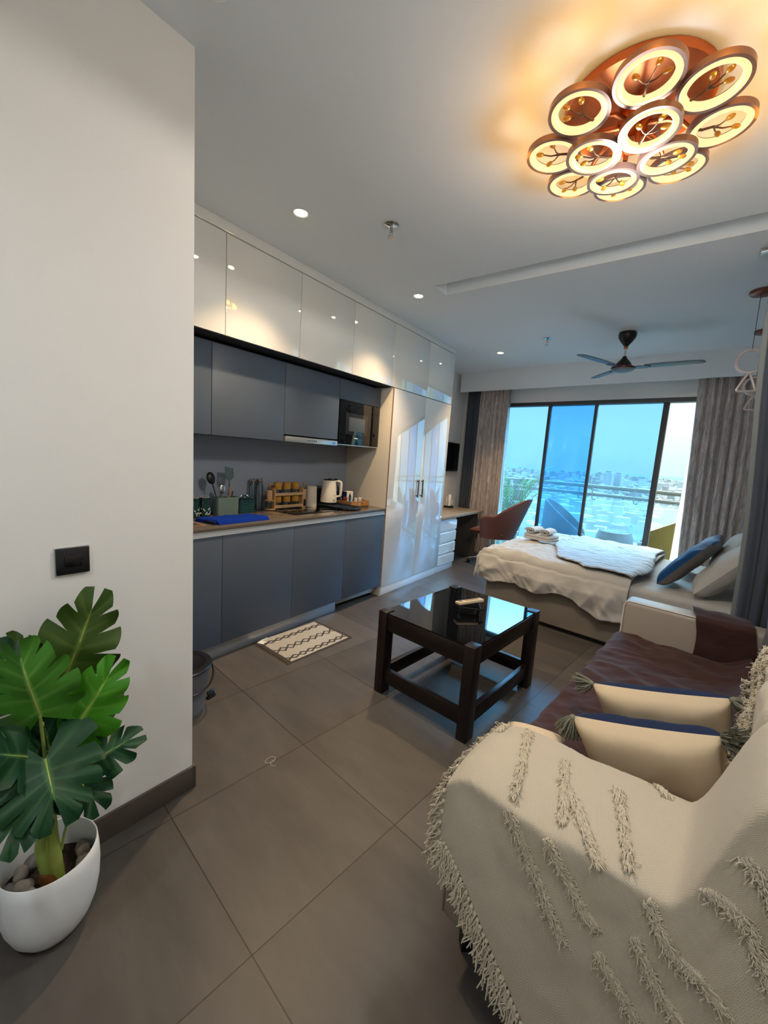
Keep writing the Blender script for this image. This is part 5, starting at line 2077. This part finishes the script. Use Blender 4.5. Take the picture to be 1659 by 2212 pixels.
def leaf(name, base, tip, nrm, wid, m, stem_from, lobes=5, droop=.12, fold=.18, slit=.45, seed=0, stemr=.004, curl=0):
    base, tip = lc(base), lc(tip)
    L = (tip - base).length
    yd = (tip - base).normalized()
    n = Vector(nrm)
    n = (n - yd * n.dot(yd)).normalized()
    xd = yd.cross(n)
    W = wid / 2
    bm_ = MB()
    bm = bm_.bm
    vein = bm.verts.layers.float.new('vein')

    def half(a):
        # length of the vein ray starting at midrib position a
        return W * (1.08 - .25 * abs(a - .1) ** 1.2 - .45 * max(0, a - .35) ** 1.4)

    def th(a):
        return R(-58 + 60 * min(1, a / .28) + 62 * max(0, a - .28) / .72)

    def pos(a, r, sg):
        mx, my = 0, a * L * .93
        rr = half(a) * r
        x = sg * rr * math.cos(th(a))
        y = my + rr * math.sin(th(a))
        if a > .999:
            x *= .4
        z = -droop * (y / L) ** 2 * L - fold * abs(x) + .25 * fold * x * x / W + .014 * math.sin(a * 17 + seed) * r * r + .012 * nz(x * 12 + seed, y * 12, sg) + curl * x
        return base + xd * x + yd * y + n * z
    for sg in (-1, 1):
        for k in range(lobes):
            a0, a1 = k / lobes, (k + 1) / lobes
            nu, nv = 8, 10
            rs = slit + .16 * nz(k * 3.3 + seed, sg)
            vs = []
            for i in range(nu + 1):
                q = i / nu
                row = []
                for j in range(nv + 1):
                    r = j / nv
                    g = max(0, (r - rs) / (1 - rs))
                    gap = (.13 * g ** .6) if g > 0 else 0
                    lo = a0 + (a1 - a0) * (gap if k > 0 else 0)
                    hi = a1 - (a1 - a0) * (gap * .75 if k < lobes - 1 else 0)
                    a = lo + (hi - lo) * q
                    # rounded, forward pointing lobe tip
                    tipf = 1 - .16 * (1 - q) ** 2 * g - .03 * q ** 4 * g
                    if k == lobes - 1:
                        tipf = 1 - .15 * (1 - q) ** 2 * g
                    v = bm.verts.new(pos(a, r * tipf, sg))
                    v[vein] = max(.85 * math.exp(-(r * half(a) / .0035) ** 2), (.55 * math.exp(-((q - .45) / .07) ** 2)) * (1 - r * .8))
                    row.append(v)
                vs.append(row)
            for i in range(nu):
                for j in range(nv):
                    fcs = (vs[i][j], vs[i + 1][j], vs[i + 1][j + 1], vs[i][j + 1])
                    bm.faces.new(fcs if sg > 0 else fcs[::-1])
    o = bm_.build(name, m, pl_, angle=180, merge=.0004, norm=False)
    # midrib and stem
    b = MB()
    b.tube([pos(a, 0, 1) - n * .0012 for a in (0, .2, .4, .6, .8, 1)], [.0032, .0028, .0024, .002, .0015, .0008], 6)
    if stem_from is not None:
        s0 = lc(stem_from)
        mid = (s0 + base) / 2 + Vector((0, 0, .03))
        b.tube([s0, s0 * .75 + mid * .25 + Vector((0, 0, .01)), mid, base * .75 + mid * .25, base], [stemr * 1.5, stemr * 1.3, stemr * 1.1, stemr, .0032], 8)
    b.build('leaf_stem', M['stalk'], o, angle=80)
    return o


S0 = (.964, .644, .43)
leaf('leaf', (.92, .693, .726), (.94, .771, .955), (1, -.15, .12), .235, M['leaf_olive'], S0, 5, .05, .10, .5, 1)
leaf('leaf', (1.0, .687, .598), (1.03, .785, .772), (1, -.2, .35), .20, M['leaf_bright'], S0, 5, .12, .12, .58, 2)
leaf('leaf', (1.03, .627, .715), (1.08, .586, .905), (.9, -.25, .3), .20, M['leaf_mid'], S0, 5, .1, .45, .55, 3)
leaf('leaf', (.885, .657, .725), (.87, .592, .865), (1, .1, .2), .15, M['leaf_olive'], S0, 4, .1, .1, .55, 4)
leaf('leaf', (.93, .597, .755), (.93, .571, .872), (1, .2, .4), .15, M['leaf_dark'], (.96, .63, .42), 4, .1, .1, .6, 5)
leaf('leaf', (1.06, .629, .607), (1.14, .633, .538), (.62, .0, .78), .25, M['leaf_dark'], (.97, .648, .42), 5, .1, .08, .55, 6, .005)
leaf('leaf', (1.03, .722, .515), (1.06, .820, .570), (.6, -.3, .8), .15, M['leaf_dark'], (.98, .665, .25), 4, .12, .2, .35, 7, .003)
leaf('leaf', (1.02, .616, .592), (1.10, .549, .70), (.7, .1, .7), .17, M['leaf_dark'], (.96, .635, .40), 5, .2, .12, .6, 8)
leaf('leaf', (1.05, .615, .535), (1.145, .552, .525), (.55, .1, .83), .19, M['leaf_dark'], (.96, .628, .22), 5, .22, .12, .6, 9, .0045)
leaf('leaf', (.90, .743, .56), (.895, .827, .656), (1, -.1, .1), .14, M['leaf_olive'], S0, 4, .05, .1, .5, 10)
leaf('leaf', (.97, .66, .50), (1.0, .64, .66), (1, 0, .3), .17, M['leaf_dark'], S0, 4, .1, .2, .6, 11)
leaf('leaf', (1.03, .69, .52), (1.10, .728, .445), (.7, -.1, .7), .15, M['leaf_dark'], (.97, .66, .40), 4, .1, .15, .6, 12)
# ------------------------------------------------------------------ desk chair
HX, HY = -.36, 5.74
c = thing('desk_chair', 'brown leather swivel chair pushed to the desk by the window', 'office chair', (HX, HY, 0), R(4))
# five-star chrome base
for k in range(5):
    a = R(200 + 72 * k)
    ca, sa = math.cos(a), math.sin(a)
    leg = MB().tube([(.03 * ca, .03 * sa, .105), (.14 * ca, .14 * sa, .10), (.26 * ca, .26 * sa, .075)], [.02, .016, .012], 10)
    lo = leg.build('base_leg', M['chrome'], c)
    w = MB()
    for s in (-1, 1):
        p = Vector((.26 * ca - s * .014 * sa, .26 * sa + s * .014 * ca, .028))
        d = Vector((-sa, ca, 0)) * .009
        w.cyl(p - d, p + d, .027, seg=20, bev=.003)
    w.build('caster', M['black_plastic'], lo)
MB().cyl((0, 0, .06), (0, 0, .13), .035, .03, seg=20).cyl((0, 0, .12), (0, 0, .27), .028, seg=20).build('column_sleeve', M['black_plastic'], c)
MB().cyl((0, 0, .27), (0, 0, .43), .018, seg=18).build('gas_lift', M['chrome'], c)
MB().box((-.09, -.08, .425), (.12, .08, .455), .01).build('seat_plate', M['black_plastic'], c)
MB().tube([(.03, .05, .43), (.05, .16, .425), (.055, .2, .41)], .005, 8).ball((.055, .205, .408), (.012, .025, .01), 2).build('lever', M['black_plastic'], c)
b = MB()


def seatf(side):
    def f(u, v):
        a, w = u * 2 - 1, v * 2 - 1
        x = .02 + .25 * a
        y = .235 * w * (1 - .12 * max(0, -a) ** 3)
        k = max(0, (1 - a ** 6) * (1 - w ** 6)) ** .5
        return Vector((x, y, .495 + (.042 if side > 0 else -.04) * k + (.012 * (1 - a * a)) * (side > 0)))
    return f


b.grid(24, 24, seatf(1)).grid(24, 24, seatf(-1))
b.build('seat', M['chair_leather'], c, angle=80, merge=.001)
# wrap-around shell back: open towards -x
b = MB()


def shell(off):
    def f(u, v):
        a = R(-108 + 216 * u)
        s = abs(u - .5) * 2
        top = .60 + .40 * (1 - s ** 1.8) + .10 * (1 - s) ** .7 * 0
        top = .735 + .265 * max(0, 1 - (s / .66) ** 2) ** 1.15 if s < .66 else .735 - .05 * ((s - .66) / .34) ** 3
        bot = .43
        z = bot + (top - bot) * v
        lean = .19 * max(0, math.cos(a)) * v + .02 * v
        rx, ry = .235 + off + lean, .255 + off + .03 * v
        return Vector((.055 + rx * math.cos(a), ry * math.sin(a), z))
    return f


b.grid(60, 18, shell(0)).grid(60, 18, shell(.034))
f0, f1 = shell(0), shell(.034)
b.grid(60, 4, lambda u, w: (f0(u, 1) * (1 - w) + f1(u, 1) * w) + Vector((0, 0, .014 * math.sin(w * PI))))
b.grid(60, 3, lambda u, w: f0(u, 0) * (1 - w) + f1(u, 0) * w)
for ue in (0, 1):
    b.grid(4, 18, lambda w, v, ue=ue: (f0(ue, v) * (1 - w) + f1(ue, v) * w) + Vector((-.014 * math.sin(w * PI), 0, 0)))
b.build('shell_back', M['chair_leather'], c, angle=70, merge=.0008)

# ------------------------------------------------------------------ balcony
structure(MB().box((-3.2, 6.5, -.14), (4.2, 8.55, -.02)).build('floor_balcony', M['deck']), 'tiled balcony floor beyond the window', 'floor')
b = MB().box((-1.2, 6.52, -.02), (.42, 8.1, .0))
for k in range(2600):
    x, y = random.uniform(-1.18, .4), random.uniform(6.55, 8.08)
    a = random.uniform(0, 6.28)
    if math.hypot(x - .165, y - 7.15) < .36 or math.hypot(x + .80, y - 7.28) < .2:
        continue
    h = random.uniform(.02, .04)
    d = .006
    b.poly([(x - d * math.cos(a), y - d * math.sin(a), 0), (x + d * math.cos(a), y + d * math.sin(a), 0), (x + .012 * math.sin(a), y - .012 * math.cos(a), h)])
o = b.build('artificial_turf', M['turf'], None, angle=20)
tag(o, 'bright green artificial turf on the balcony floor', 'artificial grass', kind='stuff')
# railing
t = thing('balcony_railing', 'weathered two-bar balcony railing with glass below', 'railing', (0, 8.15, -.02))
b = MB().box((-.98, -.03, 1.15), (3.6, .03, 1.21), .006)
b.box((-.98, -.025, 1.165), (-.93, .025, 1.205), .004)
b.build('top_rail', M['rail'], t)
MB().box((-1.0, -.025, 1.02), (3.6, .025, 1.07), .006).build('mid_rail', M['rail'], t)
b = MB()
b.box((-1.95, -.022, 1.165), (-.95, .022, 1.205), .006, rot=Matrix.Rotation(R(50), 3, 'Z'), piv=(-.95, 0, 1.18))
b.box((-1.95, -.02, 1.03), (-.97, .02, 1.066), .006, rot=Matrix.Rotation(R(50), 3, 'Z'), piv=(-.97, 0, 1.05))
b.build('return_rail', M['rail'], t)
for x in (-.85, .03, .25, .88, 1.10, 2.0, 2.9):
    MB().tube([(x, -.012, 1.19), (x, -.03, 1.15), (x, -.03, .99), (x + .012, -.034, .965), (x + .04, -.034, .958), (x + .06, -.034, .972)], .010, 8).build('hook_bracket', M['rail'], t)
MB().box((-.98, -.004, .04), (3.6, .004, 1.02)).build('glass_panel', M['glass_clear'], t)
MB().box((-.98, -.03, 0), (3.6, .03, .05), .004).build('bottom_rail', M['rail'], t)
# ochre side partition
o = MB().poly([(1.30, 7.02, -.02), (1.30, 7.02, .645), (1.62, 7.02, .835), (1.9, 7.02, .9), (1.9, 7.02, -.02)], (0, .06, 0)).build('trim_4', M['olive_wall'], None, angle=20)
structure(o, 'ochre slanted partition at the balcony\'s right side', 'partition')


# wicker tub chair: high slanted rim
def tub(name, label, loc, rz_, r=.33, hb=.90, hf=.42, group=None):
    t = thing(name, label, 'outdoor chair', loc, rz_, 0, group)
    b = MB()

    def rim(u):
        a = u * 2 * PI
        return hf + (hb - hf) * (.5 - .5 * math.cos(a)) ** .8

    def out(u, v):
        a = u * 2 * PI
        h = rim(u)
        z = h * v
        k = .80 + .22 * math.sin(min(1, z / .55) * PI * .62)
        rr = r * k * (1 - .10 * max(0, z - .55))
        return Vector((rr * math.cos(a), rr * math.sin(a), z))

    def inn(u, v):
        a = u * 2 * PI
        h = rim(u)
        z = h - (h - .36) * v
        k = .80 + .22 * math.sin(min(1, z / .55) * PI * .62)
        rr = (r * k * (1 - .10 * max(0, z - .55)) - .03)
        return Vector((rr * math.cos(a), rr * math.sin(a), z))
    b.grid(64, 20, out, closed_u=True).grid(64, 16, inn, closed_u=True)
    b.grid(64, 3, lambda u, w: out(u, 1) * (1 - w) + inn(u, 0) * w + Vector((0, 0, .012 * math.sin(w * PI))), closed_u=True)
    b.lathe([(0, .355), (r * .93, .36)], 48)
    b.build('woven_shell', M['wicker'], t, angle=70, merge=.0008)
    MB().lathe([(0, .37), (r * .85, .37), (r * .9, .39), (r * .86, .425), (0, .44)], 40).build('seat_pad', M['orange_cloth'], t)
    return t


tub('wicker_chair', 'round woven tub chair behind the blue middle window pane', (.165, 7.15, .002), R(8), .33, .945, .42, 'balcony tub chairs')
tub('wicker_chair', 'round woven tub chair half hidden behind the right mullion', (1.33, 7.65, -.02), R(200), .22, .62, .42, 'balcony tub chairs')
t = thing('wicker_table', 'low round woven table with a glass top on the balcony', 'outdoor table', (.88, 7.2, -.02))
MB().lathe([(.17, 0), (.21, .05), (.245, .22), (.255, .38), (.24, .52), (.215, .585), (.205, .585), (.2, .57), (0, .57)], 56).build('woven_drum', M['wicker'], t, angle=60)
MB().lathe([(0, .588), (.218, .588), (.221, .594), (.218, .6), (0, .6)], 56).build('glass_top', M['glass_clear'], t)


# palm
def frond(b, base, ang, L, lift, nlf=16, wl=.17):
    pts = []
    for k in range(12):
        q = k / 11
        pts.append(base + Vector((math.cos(ang) * L * q * (.35 + .3 * q), math.sin(ang) * L * q * (.35 + .3 * q), L * lift * (q - .42 * q * q))))
    b.tube(pts, [.008 * (1 - .8 * k / 11) for k in range(12)], 6)
    for k in range(nlf):
        q = .22 + .78 * k / (nlf - 1)
        i = min(10, int(q * 11))
        p = pts[i] + (pts[i + 1] - pts[i]) * (q * 11 - i)
        tdir = (pts[i + 1] - pts[i]).normalized()
        sd = tdir.cross(Vector((0, 0, 1)))
        if sd.length < 1e-3:
            sd = Vector((1, 0, 0))
        sd.normalize()
        ll = wl * (1.05 - abs(q - .5) * 1.1)
        for s in (-1, 1):
            d = (sd * s * .75 + tdir * .85 + Vector((0, 0, .15))).normalized()
            e = p + d * ll
            m_ = p + d * ll * .45
            up = d.cross(tdir).normalized() * .012
            b.poly([p, m_ + tdir * .012, e, m_ - tdir * .012])


t = thing('potted_palm', 'bright green areca palm in the balcony\'s left corner', 'potted plant', (-.80, 7.28, .002))
MB().lathe([(0, 0), (.12, 0), (.16, .26), (.165, .28), (.15, .28), (.14, .25), (0, .25)], 36).build('planter', M['terracotta'], t)
for k in range(17):
    b = MB()
    a = k * 2.4
    frond(b, Vector((.03 * math.cos(a), .03 * math.sin(a), .25)), a + .3, random.uniform(.75, 1.0), random.uniform(1.7, 2.3) if k % 3 else random.uniform(1.2, 1.6), 18, random.uniform(.16, .24))
    b.build('frond', M['palm'], t, angle=30, norm=False)

# ------------------------------------------------------------------ city far below
GZ = -62
structure(MB().box((-9000, 60, GZ - 1), (9000, 16000, GZ)).build('ground_outside', mat('hazy_city_ground', '#15241f', .95, var=.35, vscale=.012, spec=.05, detail=8)), 'distant green and grey city ground', 'ground')
cols = [mat('pale_city_render', '#363d40', .8), mat('sand_city_render', '#2a3134', .8), mat('blue_grey_city_block', '#202a31', .8)]
trees = mat('city_tree_green', '#0f2019', .9, var=.3, vscale=.2)


def windows_mat(name, c1, c2, sx, sz):
    m, nt, bs = new_mat(name)
    N, L = nt.nodes, nt.links
    tc = N.new('ShaderNodeTexCoord')
    br = N.new('ShaderNodeTexBrick')
    br.offset = 0
    br.inputs['Color1'].default_value = lin(c1)
    br.inputs['Color2'].default_value = lin(c1)
    br.inputs['Mortar'].default_value = lin(c2)
    br.inputs['Scale'].default_value = 1
    br.inputs['Brick Width'].default_value = sx
    br.inputs['Row Height'].default_value = sz
    br.inputs['Mortar Size'].default_value = sz * .3
    sp = N.new('ShaderNodeSeparateXYZ')
    cb = N.new('ShaderNodeCombineXYZ')
    ad = N.new('ShaderNodeMath')
    L.new(tc.outputs['Object'], sp.inputs['Vector'])
    L.new(sp.outputs['X'], ad.inputs[0])
    L.new(sp.outputs['Y'], ad.inputs[1])
    L.new(ad.outputs['Value'], cb.inputs['X'])
    L.new(sp.outputs['Z'], cb.inputs['Y'])
    L.new(cb.outputs['Vector'], br.inputs['Vector'])
    L.new(br.outputs['Color'], bs.inputs['Base Color'])
    bs.inputs['Roughness'].default_value = .7
    return m


towm = windows_mat('tower_facade', '#161e24', '#3c474b', 4, 3.2)
rnd = random.Random(3)


def seen_dir():
    return rnd.uniform(R(-5), R(32))


cells = {}


def free(x, y, r):
    ci, cj = int(x // 80), int(y // 80)
    for i in range(ci - 1, ci + 2):
        for j in range(cj - 1, cj + 2):
            for (a, b_, q) in cells.get((i, j), ()):
                if (a - x) ** 2 + (b_ - y) ** 2 < (q + r) ** 2:
                    return False
    cells.setdefault((ci, cj), []).append((x, y, r))
    return True


TOWERS = [('broad striped high-rise, left one of the pair right of the window centre', 13.71, 1200, 20, -4, None, 0),
          ('narrower striped high-rise, right one of the pair right of the window centre', 12.62, 1230, 17, -6, None, 0),
          ('lone blue grey high-rise in the haze behind the middle pane\'s left side', 19.95, 2300, 22, -27, None, 1),
          ('blue grey high-rise just right of the lone hazy one', 19.1, 2350, 26, -30, None, 1),
          ('pale hazy slab block behind the middle pane\'s right side', 17.6, 2900, 90, -40, 30, 1),
          ('small hazy tower right of the striped pair', 10.9, 2600, 24, -26, None, 1),
          ('second small hazy tower right of the striped pair, nearer the thick mullion', 10.15, 2600, 24, -28, None, 1),
          ('short hazy block close beside the narrower striped high-rise', 11.8, 2400, 46, -48, None, 1)]
for T_ in TOWERS:
    a = R(T_[1])
    free(2.32 - math.sin(a) * T_[2], .47 + math.cos(a) * T_[2], max(T_[3], T_[5] or 0) * .8)
hb_ = MB()
tr = MB()
for k in range(3600):
    a = seen_dir()
    d = 190 + 5200 * rnd.random() ** 2.0
    x, y = 2.3 - math.sin(a) * d, .5 + math.cos(a) * d
    big = rnd.random() < .10
    w, dp = rnd.uniform(7, 16), rnd.uniform(7, 16)
    h = rnd.uniform(5, 14) if not big else rnd.uniform(18, 32)
    if d > 1500:
        w, dp, h = w * 1.8, dp * 1.8, min(h * 1.25, 38)
    if free(x, y, math.hypot(w, dp) / 2):
        hb_.box((x - w / 2, y - dp / 2, GZ), (x + w / 2, y + dp / 2, GZ + h), rot=Matrix.Rotation(rnd.uniform(0, 1.5), 3, 'Z'))
for k in range(1800):
    a = seen_dir()
    d = 190 + 1800 * rnd.random() ** 1.7
    x, y = 2.3 - math.sin(a) * d, .5 + math.cos(a) * d
    r = rnd.uniform(3, 7)
    if free(x, y, r * 1.3):
        tr.ball((x, y, GZ + r * .5), (r * 1.2, r * 1.2, r), 1)
mh, nt_, bs_ = new_mat('varied_city_render')
ge = nt_.nodes.new('ShaderNodeNewGeometry')
rp_ = nt_.nodes.new('ShaderNodeValToRGB')
el = rp_.color_ramp.elements
el[0].color = lin(CITY[0])
el[1].color = lin(CITY[1])
e2 = el.new(.5)
e2.color = lin(CITY[2])
nt_.links.new(ge.outputs['Random Per Island'], rp_.inputs['Fac'])
nt_.links.new(rp_.outputs['Color'], bs_.inputs['Base Color'])
bs_.inputs['Roughness'].default_value = .8
tag(hb_.build('low_rise_houses', mh, None, angle=20), 'countless pale low houses of the city below the balcony', 'houses', kind='stuff')
tag(tr.build('city_treetops', trees, None, angle=80), 'green treetops between the distant city houses', 'trees', kind='stuff')


def tower(label, px, dist, w, top, dp=None, n=1, m=towm):
    """a distant high-rise: px is its bearing angle in degrees left of the room's long axis"""
    a = R(px)
    x, y = 2.32 - math.sin(a) * dist, .47 + math.cos(a) * dist
    t = thing('tower_block', label, 'tower block', (x, y, GZ), R(rnd.uniform(-12, 12)), 0, 'distant tower blocks')
    dp = dp or w
    MB().box((-w / 2, -dp / 2, 0), (w / 2, dp / 2, top - GZ)).build('shaft', m, t)
    MB().box((-w * .3, -dp * .3, top - GZ), (w * .3, dp * .3, top - GZ + w * .18)).build('roof_cap', cols[2], t)
    b = MB()
    for k in range(3):
        b.box((-w / 2 + w * (.16 + k * .29), -dp / 2 - w * .05, 0), (-w / 2 + w * (.16 + k * .29) + w * .12, -dp / 2, (top - GZ) * .97))
    b.build('balcony_stack', cols[0], t)


for lb, px, dist, w, top, dp, far in TOWERS:
    tower(lb, px, dist, w, top, dp, 1, cols[2] if far else towm)
# ------------------------------------------------------------------ sky, camera, view
wd = bpy.data.worlds.new('hazy_sky')
SC.world = wd
wd.use_nodes = True
nt = wd.node_tree
bg = nt.nodes['Background']
tc = nt.nodes.new('ShaderNodeTexCoord')
sp = nt.nodes.new('ShaderNodeSeparateXYZ')
nt.links.new(tc.outputs['Generated'], sp.inputs['Vector'])
cr = nt.nodes.new('ShaderNodeValToRGB')
e = cr.color_ramp.elements
e[0].position = .0
e[0].color = (.55, .78, .88, 1)
e[1].position = .22
e[1].color = (.78, .96, 1, 1)
x = cr.color_ramp.elements.new(.03)
x.color = (.60, .86, .95, 1)
x = cr.color_ramp.elements.new(.09)
x.color = (.74, .96, 1.0, 1)
nt.links.new(sp.outputs['Z'], cr.inputs['Fac'])
st = nt.nodes.new('ShaderNodeMapRange')
st.interpolation_type = 'SMOOTHSTEP'
st.inputs['From Min'].default_value = .20
st.inputs['From Max'].default_value = .65
st.inputs['To Min'].default_value = SKY_LOW
st.inputs['To Max'].default_value = SKY_HIGH
nt.links.new(sp.outputs['Z'], st.inputs['Value'])
nt.links.new(cr.outputs['Color'], bg.inputs['Color'])
nt.links.new(st.outputs['Result'], bg.inputs['Strength'])

cam = bpy.data.cameras.new('camera')
cam.sensor_fit = 'VERTICAL'
cam.sensor_height = 36
cam.sensor_width = 27
cam.lens = 886.32 / 2212 * 36
cam.clip_start = .03
cam.clip_end = 30000
co = bpy.data.objects.new('camera', cam)
COL.objects.link(co)
yaw, pitch, roll = .7304, -.1378, .0685
cy_, sy_, cp_, sp_ = math.cos(yaw), math.sin(yaw), math.cos(pitch), math.sin(pitch)
fw = Vector((-sy_ * cp_, cy_ * cp_, sp_))
rt = Vector((cy_, sy_, 0))
up = rt.cross(fw)
r2 = rt * math.cos(roll) + up * math.sin(roll)
u2 = -rt * math.sin(roll) + up * math.cos(roll)
mt = Matrix((r2, u2, -fw)).transposed().to_4x4()
mt.translation = CAMP
co.matrix_world = mt
SC.camera = co
SC.view_settings.view_transform = 'Standard'
SC.view_settings.look = 'None'
SC.view_settings.exposure = EXPO
SC.view_settings.gamma = 1
SC.view_settings.use_curve_mapping = False
SC.cycles.use_denoising = True
SC.cycles.max_bounces = 8
SC.cycles.diffuse_bounces = 5
SC.cycles.glossy_bounces = 4
SC.cycles.transparent_max_bounces = 12
SC.cycles.transmission_bounces = 4
SC.cycles.sample_clamp_indirect = 6
SC.cycles.caustics_reflective = False
SC.cycles.caustics_refractive = False
